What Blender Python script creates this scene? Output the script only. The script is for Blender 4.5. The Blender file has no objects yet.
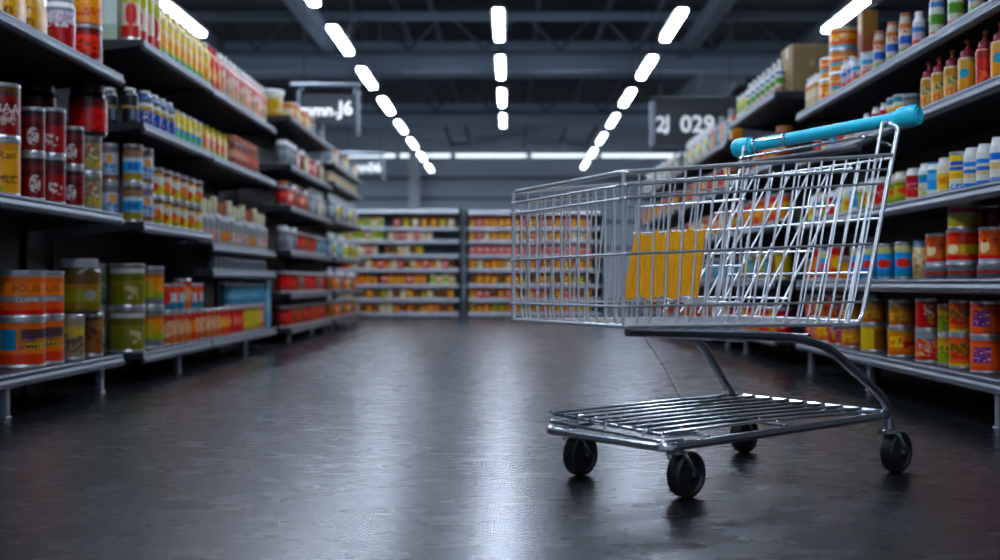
import bpy, math, random
from mathutils import Vector, Matrix
random.seed(7)
PI = math.pi
SC = bpy.context.scene
COL = SC.collection
CAMH = 0.54

# ------------------------------------------------------------------ helpers
def lin(h):
    if not isinstance(h, str):
        return (h[0], h[1], h[2], 1.0)
    h = h.lstrip('#')
    out = []
    for i in (0, 2, 4):
        c = int(h[i:i+2], 16) / 255.0
        out.append(c/12.92 if c <= 0.04045 else ((c+0.055)/1.055)**2.4)
    return (out[0], out[1], out[2], 1.0)

MATS = {}
def pmat(name, color, rough=0.5, metal=0.0, spec=0.5, emit=None, estr=0.0, noise=None, coat=0.0, trans=0.0):
    if name in MATS:
        return MATS[name]
    m = bpy.data.materials.new(name); m.use_nodes = True
    nt = m.node_tree; b = nt.nodes['Principled BSDF']
    b.inputs['Base Color'].default_value = lin(color)
    b.inputs['Roughness'].default_value = rough
    b.inputs['Metallic'].default_value = metal
    b.inputs['Specular IOR Level'].default_value = spec
    b.inputs['Coat Weight'].default_value = coat
    b.inputs['Transmission Weight'].default_value = trans
    if emit:
        b.inputs['Emission Color'].default_value = lin(emit)
        b.inputs['Emission Strength'].default_value = estr
    if noise:
        sc, amt = noise
        tc = nt.nodes.new('ShaderNodeTexCoord'); n = nt.nodes.new('ShaderNodeTexNoise')
        n.inputs['Scale'].default_value = sc; n.inputs['Detail'].default_value = 6
        nt.links.new(tc.outputs['Object'], n.inputs['Vector'])
        mr = nt.nodes.new('ShaderNodeMapRange')
        mr.inputs['To Min'].default_value = max(0, rough-amt); mr.inputs['To Max'].default_value = min(1, rough+amt)
        nt.links.new(n.outputs['Fac'], mr.inputs['Value']); nt.links.new(mr.outputs['Result'], b.inputs['Roughness'])
    MATS[name] = m
    return m

def design(name, bands, extras=(), rep=2, rough=0.3, metal=0.0, coat=0.12):
    """printed label: constant colour bands up its height, then panels, ovals, lettering-like marks and blotches (UV)"""
    if name in MATS:
        return MATS[name]
    m = bpy.data.materials.new(name); m.use_nodes = True
    nt = m.node_tree; N = nt.nodes; Lk = nt.links; b = N['Principled BSDF']
    b.inputs['Roughness'].default_value = rough; b.inputs['Metallic'].default_value = metal
    b.inputs['Coat Weight'].default_value = coat
    uv = N.new('ShaderNodeUVMap'); sp = N.new('ShaderNodeSeparateXYZ'); Lk.new(uv.outputs['UV'], sp.inputs[0])
    def M(op, a, c=None, d=None):
        n = N.new('ShaderNodeMath'); n.operation = op
        for i, v in enumerate((a, c, d)):
            if v is None: continue
            if isinstance(v, (int, float)): n.inputs[i].default_value = v
            else: Lk.new(v, n.inputs[i])
        return n.outputs[0]
    u = M('FRACT', M('MULTIPLY', sp.outputs['X'], rep)); v = sp.outputs['Y']
    cr = N.new('ShaderNodeValToRGB'); cr.color_ramp.interpolation = 'CONSTANT'
    el = cr.color_ramp.elements
    el[0].position = 0; el[0].color = ink(bands[0][1])
    el.remove(el[1])
    for p, c in bands[1:]:
        e = el.new(p); e.color = ink(c)
    Lk.new(v, cr.inputs['Fac'])
    cur = cr.outputs['Color']
    def rng(x, lo, hi):
        return M('MULTIPLY', M('GREATER_THAN', x, lo), M('LESS_THAN', x, hi))
    for ex in extras:
        k, c = ex[0], ex[1]
        if k == 'oval':
            u0, v0, ru, rv = ex[2:6]
            du = M('DIVIDE', M('SUBTRACT', u, u0), ru); dv = M('DIVIDE', M('SUBTRACT', v, v0), rv)
            mask = M('LESS_THAN', M('ADD', M('MULTIPLY', du, du), M('MULTIPLY', dv, dv)), 1.0)
        else:
            u0, u1, v0, v1 = ex[2:6]
            mask = M('MULTIPLY', rng(u, u0, u1), rng(v, v0, v1))
            if k in ('text', 'blotch'):
                cv = N.new('ShaderNodeCombineXYZ')
                su, sv = (34, 9) if k == 'text' else (ex[6] if len(ex) > 6 else 9, ex[6] if len(ex) > 6 else 9)
                Lk.new(M('MULTIPLY', u, su), cv.inputs[0]); Lk.new(M('MULTIPLY', v, sv), cv.inputs[1])
                cv.inputs[2].default_value = len(MATS) * 1.7
                n = N.new('ShaderNodeTexNoise'); n.inputs['Scale'].default_value = 1.0; n.inputs['Detail'].default_value = 1.5
                Lk.new(cv.outputs[0], n.inputs['Vector'])
                thr = ex[7] if len(ex) > 7 else 0.5
                mask = M('MULTIPLY', mask, M('GREATER_THAN', n.outputs['Fac'], thr))
        mx = N.new('ShaderNodeMix'); mx.data_type = 'RGBA'
        Lk.new(mask, mx.inputs['Factor']); Lk.new(cur, mx.inputs[6]); mx.inputs[7].default_value = ink(c)
        cur = mx.outputs[2]
    Lk.new(cur, b.inputs['Base Color'])
    MATS[name] = m
    return m

def ink(h, sat=1.42, val=.98):
    c = lin(h); l = .3*c[0]+.59*c[1]+.11*c[2]
    return tuple(max(0.0, min(1.0, (l+(x-l)*sat)*val)) for x in c[:3]) + (1.0,)

class MB:
    """collects shapes and links them as one mesh object"""
    def __init__(s): s.v = []; s.f = []; s.m = []; s.uv = []
    def face(s, idx, mi=0, uv=None):
        s.f.append(tuple(idx)); s.m.append(mi); s.uv.append(uv or [(0.5, 0.5)]*len(idx))
    def box(s, lo, hi, mi=0, bev=0.0):
        x0, y0, z0 = lo; x1, y1, z1 = hi
        if bev <= 0:
            b = len(s.v)
            s.v += [(x0,y0,z0),(x1,y0,z0),(x1,y1,z0),(x0,y1,z0),(x0,y0,z1),(x1,y0,z1),(x1,y1,z1),(x0,y1,z1)]
            q = [(0,0),(1,0),(1,1),(0,1)]
            for f in ((0,1,5,4),(1,2,6,5),(2,3,7,6),(3,0,4,7)): s.face([b+i for i in f], mi, q)
            s.face([b+4,b+5,b+6,b+7], mi, [(0.02,.98)]*4); s.face([b+3,b+2,b+1,b], mi, [(0.02,.02)]*4)
            return s
        # rounded upright edges and softened top and bottom
        def ring(ins, z):
            out = []
            for cx, cy, a0 in ((x1-bev, y1-bev, 0), (x0+bev, y1-bev, PI/2), (x0+bev, y0+bev, PI), (x1-bev, y0+bev, 1.5*PI)):
                for k in range(4):
                    a = a0 + k*PI/6
                    out.append((cx+(bev-ins)*math.cos(a), cy+(bev-ins)*math.sin(a), z))
            return out
        rings = [ring(bev*.6, z0), ring(0, z0+bev*.6), ring(0, z1-bev*.6), ring(bev*.6, z1)]
        b = len(s.v); n = 16
        for r in rings: s.v += r
        H = z1-z0
        us = []
        for k in range(n):
            side = k//4; us.append((side + (k%4)/3*0.12)/4.0)
        for j in range(3):
            va = (rings[j][0][2]-z0)/H; vb = (rings[j+1][0][2]-z0)/H
            for k in range(n):
                k2 = (k+1) % n
                ua = us[k]*2 % 1.0001; ub = (us[k2]*2 if k2 else 2.0); 
                ub = ua + ((us[k2] if k2 else 1.0)-us[k])*2
                s.face([b+j*n+k, b+j*n+k2, b+(j+1)*n+k2, b+(j+1)*n+k], mi, [(ua,va),(ub,va),(ub,vb),(ua,vb)])
        s.face([b+3*n+k for k in range(n)], mi, [(0.02,.98)]*n)
        s.face([b+k for k in reversed(range(n))], mi, [(0.02,.02)]*n)
        return s
    def tube(s, pts, r, n=8, closed=False, mi=0, flat=1.0):
        pts = [Vector(p) for p in pts]; P = len(pts)
        b = len(s.v); prev = None
        for i, p in enumerate(pts):
            if closed: t = pts[(i+1) % P]-pts[i-1]
            else: t = pts[min(i+1, P-1)]-pts[max(i-1, 0)]
            t.normalize()
            if prev is None:
                a = Vector((0,0,1)) if abs(t.z) < .9 else Vector((1,0,0))
                u = t.cross(a).normalized()
            else:
                u = (prev - t*prev.dot(t))
                u = u.normalized() if u.length > 1e-6 else t.orthogonal().normalized()
            prev = u; w = t.cross(u)
            rr = r[i] if isinstance(r, (list, tuple)) else r
            for k in range(n):
                a = 2*PI*k/n
                s.v.append(tuple(p + u*rr*math.cos(a) + w*rr*flat*math.sin(a)))
        for i in range(P if closed else P-1):
            i2 = (i+1) % P
            for k in range(n):
                k2 = (k+1) % n
                s.face([b+i*n+k, b+i*n+k2, b+i2*n+k2, b+i2*n+k], mi)
        if not closed:
            s.face([b+k for k in reversed(range(n))], mi); s.face([b+(P-1)*n+k for k in range(n)], mi)
        return s
    def lathe(s, prof, n=20, M=None, tags=None, close=True):
        """prof [(r,z)] bottom to top; tags[i] is the material index of the segment i->i+1; uv v runs over each run of one tag"""
        b = len(s.v); P = len(prof)
        tags = tags or [0]*(P-1)
        zr = {}
        for i in range(P-1):
            a = zr.setdefault(tags[i], [1e9, -1e9])
            for z in (prof[i][1], prof[i+1][1]): a[0] = min(a[0], z); a[1] = max(a[1], z)
        for r, z in prof:
            for k in range(n):
                a = 2*PI*k/n
                p = Vector((r*math.cos(a), r*math.sin(a), z))
                s.v.append(tuple(M @ p if M else p))
        for i in range(P-1):
            z0, z1 = zr[tags[i]]; h = max(1e-6, z1-z0)
            va = (prof[i][1]-z0)/h; vb = (prof[i+1][1]-z0)/h
            for k in range(n):
                k2 = (k+1) % n
                s.face([b+i*n+k, b+i*n+k2, b+(i+1)*n+k2, b+(i+1)*n+k], tags[i], [(k/n,va),((k+1)/n,va),((k+1)/n,vb),(k/n,vb)])
        if close:
            if prof[0][0] > 1e-5: s.face([b+k for k in reversed(range(n))], tags[0], [(.02,.02)]*n)
            if prof[-1][0] > 1e-5: s.face([b+(P-1)*n+k for k in range(n)], tags[-1], [(.02,.98)]*n)
        return s
    def prism(s, poly, axis_lo, axis_hi, mi=0, axis='y'):
        """poly of (a,b) in the plane across the axis, swept along it"""
        b = len(s.v); n = len(poly)
        for t in (axis_lo, axis_hi):
            for a, c in poly:
                s.v.append((a, t, c) if axis == 'y' else (t, a, c))
        for k in range(n):
            k2 = (k+1) % n
            s.face([b+k, b+k2, b+n+k2, b+n+k], mi)
        s.face([b+k for k in reversed(range(n))], mi); s.face([b+n+k for k in range(n)], mi)
        return s
    def mesh(s, name, mats, angle=35):
        me = bpy.data.meshes.new(name)
        me.from_pydata(s.v, [], s.f)
        for m in mats: me.materials.append(m)
        me.polygons.foreach_set('material_index', s.m)
        me.polygons.foreach_set('use_smooth', [True]*len(s.f))
        uvl = me.uv_layers.new(name='UVMap')
        flat = [c for f in s.uv for p in f for c in p]
        uvl.data.foreach_set('uv', flat)
        me.update()
        # consistent outward normals
        import bmesh
        bm = bmesh.new(); bm.from_mesh(me); bmesh.ops.recalc_face_normals(bm, faces=bm.faces); bm.to_mesh(me); bm.free()
        me.set_sharp_from_angle(angle=math.radians(angle))
        return me

def link(name, data, parent=None, loc=None, rz=None):
    o = bpy.data.objects.new(name, data); COL.objects.link(o)
    if parent: o.parent = parent
    if loc: o.location = loc
    if rz is not None: o.rotation_euler = (0, 0, rz)
    return o
def build(name, mb, mats, parent=None, loc=None, rz=None, angle=35):
    return link(name, mb.mesh(name, mats if isinstance(mats, (list, tuple)) else [mats], angle), parent, loc, rz)
def tag(o, label, cat, group=None):
    o['label'] = label; o['category'] = cat
    if group: o['group'] = group
    return o
def struct(o):
    o['kind'] = 'structure'; return o
def fillet(pts, rad, n=6, closed=False):
    pts = [Vector(p) for p in pts]; out = []; P = len(pts)
    for i, p in enumerate(pts):
        if not closed and i in (0, P-1): out.append(p); continue
        a = pts[i-1]; c = pts[(i+1) % P]
        r = min(rad, (a-p).length*.48, (c-p).length*.48)
        A = p+(a-p).normalized()*r; C = p+(c-p).normalized()*r
        for k in range(n+1):
            t = k/n; out.append(A*(1-t)**2 + p*2*t*(1-t) + C*t*t)
    return out
def text_mesh(body, size, depth=0.002, name='lettering', bold=0.0):
    cu = bpy.data.curves.new('txt', 'FONT'); cu.body = body; cu.size = size; cu.extrude = depth; cu.align_x = 'CENTER'; cu.align_y = 'CENTER'
    cu.offset = bold; cu.resolution_u = 3
    o = bpy.data.objects.new('txt', cu); COL.objects.link(o)
    dg = bpy.context.evaluated_depsgraph_get(); dg.update()
    me = bpy.data.meshes.new_from_object(o.evaluated_get(dg)); me.name = name
    bpy.data.objects.remove(o); bpy.data.curves.remove(cu)
    return me

# ------------------------------------------------------------------ materials
M_lip = pmat('shelf_lip_steel', '#4a525c', 0.34, 0.9)
M_shelf = pmat('shelf_dark_paint', '#2b2f34', 0.5, 0.35)
M_back = pmat('back_panel_paint', '#0c0d0f', 0.6)
M_leg = pmat('leg_steel', '#8b939b', 0.4, 0.7)
M_tin = pmat('tin_metal', '#e2e5e8', 0.3, 0.8)
M_black = pmat('black_plastic', '#101114', 0.4)
M_white = pmat('white_plastic', '#e4e4de', 0.4)
M_cream = pmat('cream_plastic', '#d9cba6', 0.45)
M_red = pmat('red_plastic', '#a81f38', 0.4)
M_orange = pmat('orange_plastic', '#d8791c', 0.4)
M_brown = pmat('brown_plastic', '#b05a28', 0.45)
M_blue = pmat('blue_plastic', '#2f6fb0', 0.4)
M_grey = pmat('grey_plastic', '#8d9196', 0.45)
M_green = pmat('green_plastic', '#57803a', 0.45)
CAPS = dict(black=M_black, white=M_white, cream=M_cream, red=M_red, orange=M_orange, brown=M_brown, blue=M_blue, grey=M_grey, green=M_green, tin=M_tin)

def chrome(name, col, rough):
    return pmat(name, col, rough, .93)
M_wire = pmat('bright_zinc_wire', '#eef1f4', 0.34, 0.7)
M_tube = chrome('chrome_tube', '#d4d9de', 0.19)
M_dtube = chrome('worn_chrome_tube', '#aab0b7', 0.2)
M_teal = pmat('turquoise_handle', '#22d2ee', 0.34, coat=.3)
M_rubber = pmat('black_rubber', '#0b0b0d', 0.55)
M_hub = pmat('dark_hub', '#191a1d', 0.4)
M_flap = pmat('orange_flap', '#ffae14', 0.4)
M_dgrey = pmat('dark_grey_plastic', '#3a3d42', 0.4)

# product label designs -------------------------------------------------------
D = {}
def dz(key, bands, extras=(), **k): D[key] = design('label_'+key, bands, extras, **k)
dz('maroon', [(0,'#7b1218'),(.62,'#4a0d10'),(.68,'#7a1b1a'),(.8,'#3f2a20'),(.9,'#5b3a22')], [('blotch','#c9a9a4',.32,.7,.2,.55,14,.52)])
dz('dark_red', [(0,'#8d1a1c'),(.66,'#4b1e20'),(.9,'#33272a')], [('blotch','#d4c9c4',.4,.72,.16,.5,9,.54)])
dz('yellow_tin', [(0,'#d8a21c'),(.86,'#b8861a')], [('rect','#6d4a12',.2,.85,.3,.33),('blotch','#5a8a2a',.3,.6,.02,.14,10,.5)])
dz('plum', [(0,'#6f1d22'),(.55,'#43161a'),(.7,'#6a2a2a'),(.86,'#2c2022')], [('oval','#cfc4c2',.5,.34,.16,.24),('blotch','#6f1d22',.36,.64,.1,.56,16,.52)])
dz('floral', [(0,'#9a8f78'),(.16,'#b49a4e'),(.4,'#8d8672'),(.85,'#70695c')], [('blotch','#a8481f',.2,.9,.35,.85,11,.56),('blotch','#5e6b33',.1,.9,.1,.7,13,.6),('blotch','#d2c7ad',.1,.9,.2,.9,8,.6)])
dz('big_red', [(0,'#8f1510'),(.1,'#a91a12'),(.7,'#5a1213'),(.9,'#241414')], [('blotch','#d0401c',.2,.9,.1,.6,8,.55)])
dz('red_fire', [(0,'#a31613'),(.12,'#7d1010'),(.9,'#571512')], [('blotch','#e05a18',.25,.8,.25,.8,9,.47),('blotch','#8c8f94',.1,.9,.02,.2,9,.55)])
dz('gold_top', [(0,'#d98a12'),(.5,'#e2a01a')], [('blotch','#b0521a',.2,.8,.2,.6,7,.55)])
dz('gold_pack', [(0,'#c99a34'),(.2,'#d9ab42')], [('blotch','#7c4a1d',.3,.7,.35,.95,7,.5),('text','#6b4310',.2,.8,.12,.24)])
dz('pink_white', [(0,'#a33a3c'),(.5,'#9a2a30'),(.6,'#b9a9b4'),(.92,'#8a8d96')], [('blotch','#d8d0d6',.1,.9,.5,.9,12,.5),('blotch','#5a8a5a',.1,.4,.3,.5,12,.55)])
dz('orange_sunset', [(0,'#b8400f'),(.12,'#cf6415'),(.32,'#7d7f80'),(.46,'#d67b1a'),(.78,'#c06a1a'),(.94,'#8b8d8e')], [('rect','#e0891c',.2,.9,.5,.76)])
dz('orange_scene', [(0,'#c0520f'),(.25,'#d47a22'),(.5,'#a8743f'),(.8,'#c16a1c')], [('rect','#2f6f8f',.1,.34,.35,.85),('rect','#43302f',.4,.95,.62,.85),('rect','#c8b06a',.45,.9,.38,.5),('text','#31291f',.45,.9,.4,.48)])
dz('olive', [(0,'#6f6e1a'),(.55,'#857f22'),(.62,'#5f5c2f'),(.82,'#b9b9b0'),(.95,'#46443a')], [('blotch','#b8ad88',.45,.7,.15,.5,9,.5)])
dz('olive_jar', [(0,'#6f5d1e'),(.2,'#7d7a20'),(.55,'#8a6a22'),(.7,'#53402a')], [('oval','#8b8f86',.6,.4,.1,.14)])
dz('sand_pic', [(0,'#8f8271'),(.5,'#b09a62'),(.8,'#86806e')], [('blotch','#5d4a3a',.1,.9,.1,.6,9,.5),('rect','#c8a93a',.5,.8,.55,.7)])
dz('brown_pic', [(0,'#7c5136'),(.6,'#96694a'),(.9,'#5d4534')], [('blotch','#43291b',.2,.8,.2,.75,6,.52)])
dz('mango', [(0,'#6b6f72'),(.18,'#8c9b23'),(.35,'#d5901c'),(.75,'#a7621a'),(.86,'#6a6d72')], [('oval','#b9a32a',.5,.45,.2,.2)])
dz('lime', [(0,'#4f6a55'),(.4,'#6c7f4a'),(.8,'#999d94')], [('blotch','#b9bfb0',.3,.8,.2,.6,10,.5)])
dz('blue_band', [(0,'#94812f'),(.2,'#7f97a6'),(.28,'#4b8fc4'),(.56,'#b9c6cc'),(.68,'#8b6a55'),(.9,'#5a4a46')], [('rect','#2e5f91',.35,.65,.32,.5)])
dz('cool_white', [(0,'#7d5a48'),(.15,'#a8b2ba'),(.5,'#c3c2c4'),(.8,'#6f6a70')], [('blotch','#4b7fae',.2,.8,.2,.5,9,.5),('rect','#d59a2a',.4,.6,.5,.75)])
dz('harvest', [(0,'#8f9a3a'),(.2,'#d0a028'),(.45,'#c9c4b4'),(.82,'#70493c')], [('blotch','#d4641a',.2,.8,.15,.6,8,.5)])
dz('lemon_white', [(0,'#c6b63a'),(.4,'#d0cfc4'),(.75,'#c79a2a'),(.88,'#6a4a36')], [('oval','#c34e1c',.5,.3,.18,.2)])
dz('yellow_drink', [(0,'#4f9a8a'),(.12,'#9cbf3a'),(.2,'#f0bc14'),(.78,'#f4d43c'),(.9,'#d9cfa2')], [('blotch','#e8941a',.2,.8,.25,.6,7,.52),('blotch','#f4ecc8',.3,.8,.55,.75,12,.5)])
dz('peach_drink', [(0,'#c5b5a4'),(.15,'#d3a184'),(.45,'#d88f82'),(.62,'#dfc9b8'),(.85,'#cf8278')], [('oval','#f0e0cc',.5,.52,.2,.12)])
dz('rose_drink', [(0,'#b8b4a4'),(.18,'#b98a7c'),(.5,'#d9b8a6'),(.7,'#c97570')], [('blotch','#7f9a5a',.2,.8,.15,.5,9,.55)])
dz('orange_drink', [(0,'#c56a2a'),(.3,'#e09a2a'),(.7,'#d9602f')], [('oval','#f2e2b0',.5,.5,.2,.12)])
dz('pale_mint', [(0,'#a9b8a4'),(.3,'#c6d4cc'),(.75,'#8fb5b0')], [('blotch','#d9ddd2',.2,.8,.3,.8,7,.5)])
dz('pale_red', [(0,'#b0453c'),(.2,'#d6c7b4'),(.6,'#b9b45f'),(.85,'#d9d2c4')], [('oval','#b3262a',.5,.4,.2,.2)])
dz('ink_blue', [(0,'#2b3f86'),(.45,'#2f57a8'),(.55,'#b39a56'),(.7,'#e0ddd6'),(.85,'#454a55')], [('blotch','#d9d9dc',.3,.7,.1,.5,9,.55)])
dz('black_gold', [(0,'#17181c'),(.5,'#8b7d55'),(.62,'#1d1e22')], [('rect','#6a7488',.45,.6,.05,.5)])
dz('sunny', [(0,'#5aa07e'),(.3,'#3f7fae'),(.42,'#d6c31f'),(.8,'#e6d23a')], [('oval','#ece7d2',.5,.6,.18,.14)])
dz('citrus_pouch', [(0,'#8fa03a'),(.25,'#d58f24'),(.6,'#d9b53a'),(.85,'#a8a45a')], [('blotch','#b24a1e',.15,.85,.25,.75,7,.52)])
dz('amber', [(0,'#7a3d1e'),(.3,'#b4572a'),(.75,'#6a3a26')], [('oval','#c9a58a',.5,.5,.2,.2)])
dz('pink_glass', [(0,'#a9938a'),(.12,'#b86a6a'),(.5,'#c9a79c'),(.58,'#8f948f')], [('blotch','#cfd0cc',.2,.8,.15,.5,11,.5)], rough=.2)
dz('amber_glass', [(0,'#9d8f7e'),(.12,'#c07a2a'),(.52,'#a08a74'),(.6,'#86898a')], [('blotch','#d0b98a',.2,.8,.2,.5,11,.52)], rough=.2)
dz('pale_glass', [(0,'#8d9396'),(.12,'#b7b9b3'),(.5,'#8d8f90')], [('blotch','#8a4a3a',.25,.75,.15,.5,10,.5)], rough=.2)
dz('clear_glass', [(0,'#6f797f'),(.3,'#586268'),(.8,'#8a9499')], rough=.15)
dz('peach_can', [(0,'#b96a44'),(.3,'#cf9a7a'),(.7,'#b44f3a')], [('blotch','#d9c0a4',.2,.8,.2,.8,9,.5)])
dz('tangerine', [(0,'#c6581a'),(.3,'#e08a1f'),(.75,'#b8431c')], [('oval','#e6c060',.5,.5,.22,.2)])
dz('scarlet', [(0,'#b1201f'),(.3,'#c93328'),(.8,'#8f1a1c')], [('oval','#e0b9a8',.5,.5,.2,.24)])
dz('mustard', [(0,'#a8921a'),(.2,'#c3ad1f'),(.85,'#8f7d1a')], [('blotch','#8a9a2a',.3,.7,.2,.8,8,.55)])
dz('sky', [(0,'#4a7488'),(.3,'#5f8fa2'),(.8,'#3f687a')], [('rect','#86adba',.3,.7,.35,.6)])
dz('teal_orange', [(0,'#3a6f7f'),(.3,'#b9c2c2'),(.7,'#c9602f')], [('oval','#cf4a1f',.5,.5,.2,.3)])
dz('cherry', [(0,'#6f1016'),(.2,'#a3161c'),(.8,'#5a0f14')], [('blotch','#d2655a',.2,.8,.3,.7,8,.55)])
dz('tomato', [(0,'#8f2010'),(.3,'#c53a1a'),(.8,'#7a1a10')])
dz('rosehip', [(0,'#b33a40'),(.4,'#d58a84'),(.8,'#a83038')], [('blotch','#e2c2b8',.2,.8,.3,.7,9,.5)])
dz('ash', [(0,'#6a6e72'),(.4,'#8b9094'),(.8,'#54585c')], [('blotch','#c0c3c4',.2,.8,.2,.8,8,.55)])
dz('cream_tub', [(0,'#c09a5a'),(.2,'#d9c9a4'),(.85,'#e2ddcc')], [('oval','#c9a45a',.5,.5,.26,.26)])
dz('pewter', [(0,'#565a5e'),(.5,'#74787c'),(.9,'#4a4d50')], [('blotch','#a5a8a9',.2,.8,.2,.8,6,.55)])
# right rack
dz('indigo_white', [(0,'#8fae7c'),(.2,'#c9bfae'),(.35,'#3a5fae'),(.6,'#d8cfbe'),(.85,'#b5713f')], [('blotch','#c9603a',.2,.8,.7,.9,9,.5)])
dz('green_white', [(0,'#a9473c'),(.14,'#c9c9b8'),(.35,'#6f9a4f'),(.65,'#d2d4c6'),(.85,'#4a74a8')], [('oval','#4f7f3a',.5,.5,.2,.14)])
dz('stripe_tin', [(0,'#d98b24'),(.2,'#d9a65a'),(.3,'#4fa3ae'),(.5,'#d9702a'),(.66,'#e4c49a'),(.75,'#d98a2a')], [('blotch','#c2452a',.1,.9,.45,.7,9,.55)])
dz('sunrise_tin', [(0,'#4fa3ae'),(.14,'#d9702a'),(.45,'#e7a63a'),(.75,'#d0503a'),(.88,'#e7c98a')], [('blotch','#e9dcb8',.2,.8,.35,.75,9,.55)])
dz('aqua_tin', [(0,'#d06a3a'),(.3,'#d9c9b8'),(.55,'#3f93b4'),(.75,'#c9d2d6')], [('blotch','#8b4a8a',.1,.9,.3,.5,10,.55)])
dz('orchid', [(0,'#b95a4a'),(.3,'#c9b4c4'),(.6,'#4a78b4'),(.8,'#d6d4da')])
dz('rainbow', [(0,'#2a4a7a'),(.16,'#c9352a'),(.4,'#e6a81f'),(.6,'#e0d6b8'),(.78,'#3a7f8f')])
dz('sauce_tan', [(0,'#c49a6a'),(.1,'#d9b27a'),(.75,'#b98a4a')], [('blotch','#3f7f6a',.3,.7,.5,.75,8,.5),('blotch','#d9701f',.2,.8,.15,.45,8,.5)])
dz('sauce_red', [(0,'#a8381f'),(.5,'#b9452a'),(.8,'#8a3a36')], [('blotch','#e0702a',.2,.8,.1,.45,8,.5)])
dz('sauce_amber', [(0,'#b98a5a'),(.12,'#d99a2a'),(.8,'#c9a46a')], [('oval','#4a9ab0',.5,.6,.2,.14)])
dz('olive_mix', [(0,'#8a9a3a'),(.2,'#b9b04a'),(.7,'#7f8a3a'),(.85,'#c9b9a0')], [('oval','#d9602a',.5,.5,.26,.14)])
dz('crimson', [(0,'#c9b9b4'),(.1,'#c22428'),(.45,'#b02a44'),(.85,'#a8343a')], [('blotch','#e6a0a0',.2,.8,.4,.7,9,.55)])
dz('meadow', [(0,'#d6d8c0'),(.4,'#d2d9c9'),(.55,'#3a7fbe'),(.75,'#3f8f7a'),(.86,'#dfe4e0')], [('blotch','#c9c07a',.2,.8,.1,.4,9,.5)])
dz('azure', [(0,'#dfe6ea'),(.2,'#4a9ad2'),(.6,'#7fb9dc'),(.85,'#3f86b8')])
dz('canary', [(0,'#e2dcb4'),(.15,'#e6c81f'),(.72,'#e9e4cc')], [('blotch','#d98a1f',.25,.75,.3,.6,8,.5)])
dz('canary_blue', [(0,'#4a86c9'),(.14,'#e6e0c8'),(.3,'#e3b23a'),(.45,'#ecd03a'),(.55,'#2f62b4'),(.66,'#f0cf2a')], [('rect','#2a58b0',.2,.8,.7,.82),('blotch','#e6e6ea',.1,.9,.02,.14,12,.5)])
dz('white_blue', [(0,'#3f78c4'),(.12,'#e0ddd2'),(.3,'#d9c9a0'),(.44,'#3a6ab8'),(.56,'#e3e0d0'),(.66,'#4a86d0'),(.8,'#e9e9e6')])
dz('white_sea', [(0,'#7a9ad0'),(.12,'#e4e3d9'),(.35,'#e0c99a'),(.55,'#e6e6e2'),(.62,'#2f6fc0'),(.82,'#e9eaea')])
dz('blue_fish', [(0,'#2a7fa0'),(.15,'#2a86c0'),(.55,'#3f9ad0'),(.78,'#b9c9a0'),(.86,'#d9d2a0')], [('oval','#d2502f',.5,.45,.26,.15)])
dz('straw', [(0,'#a8987a'),(.3,'#c2b08a'),(.85,'#5a6a7a')], [('blotch','#8a6f4a',.2,.8,.1,.8,7,.55)])
dz('tomato_orange', [(0,'#9fb0c0'),(.08,'#c9281c'),(.2,'#d2751a'),(.8,'#c96a18')], [('oval','#ead8b0',.35,.48,.14,.2),('blotch','#b02a1c',.15,.85,.55,.9,9,.55)])
dz('sunset_red', [(0,'#a8b4bc'),(.08,'#cf2a1f'),(.26,'#d9a04a'),(.6,'#cf5a2a'),(.85,'#c93a2a')], [('rect','#d9c05a',.4,.9,.35,.58),('oval','#efe3c0',.22,.45,.12,.16)])
dz('lilac_yellow', [(0,'#d9b83a'),(.2,'#c9c27a'),(.5,'#c9c9a8'),(.66,'#a83a5a'),(.85,'#a8a49a')])
dz('dim_red', [(0,'#6a1a1c'),(.4,'#7f2a2a'),(.7,'#5a2a24')])
dz('lowtin', [(0,'#4a5058'),(.4,'#8f3a2f'),(.7,'#6a7078')])
dz('violet_orange', [(0,'#cf5f14'),(.1,'#d96f1a'),(.9,'#c45a14')], [('blotch','#54307c',.32,.68,.25,.78,10,.42),('blotch','#d9c9e0',.32,.68,.3,.7,13,.62)])
dz('grove_orange', [(0,'#d9c04a'),(.08,'#d0701a'),(.85,'#c2601a')], [('blotch','#5a5a2a',.2,.8,.25,.8,9,.46),('blotch','#c94a1a',.25,.8,.2,.5,8,.5)])
dz('carnival', [(0,'#b92a2a'),(.15,'#c93a2f'),(.8,'#8a8f94')], [('blotch','#d9a43a',.1,.9,.15,.8,8,.52),('blotch','#7a4a8a',.1,.9,.2,.8,11,.58),('blotch','#e0c2b0',.1,.9,.1,.6,12,.6)])
dz('ruby', [(0,'#a81a20'),(.5,'#b92a30')], [('blotch','#b9a03a',.4,.8,.15,.6,8,.5),('blotch','#7a3a8a',.45,.9,.2,.8,9,.55),('blotch','#d9b9b4',.3,.9,.5,.9,10,.56)])
dz('yellow_green', [(0,'#8a9a2a'),(.4,'#c9a81f'),(.8,'#b98a1f')], [('blotch','#5a7a2a',.2,.8,.3,.7,8,.5)])
dz('gold_fire', [(0,'#b96a1a'),(.15,'#cf7f1f'),(.85,'#b8861f')], [('blotch','#e8c81f',.15,.5,.3,.75,5,.42),('blotch','#a8381a',.4,.9,.2,.7,6,.5)])
dz('plain_yellow', [(0,'#c9a81a'),(.12,'#d9bb20'),(.92,'#b99a1a')], [('rect','#8a5a1a',.55,.98,.0,.92)])
dz('bronze', [(0,'#a8621f'),(.3,'#b97f2f'),(.8,'#8a7a6a')], [('blotch','#d9b03a',.2,.7,.2,.6,7,.5)])
dz('cardboard', [(0,'#8b7a5f'),(.9,'#96856a')], [('oval','#a8987c',.5,.6,.06,.08)], coat=0, rough=.7)
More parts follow.
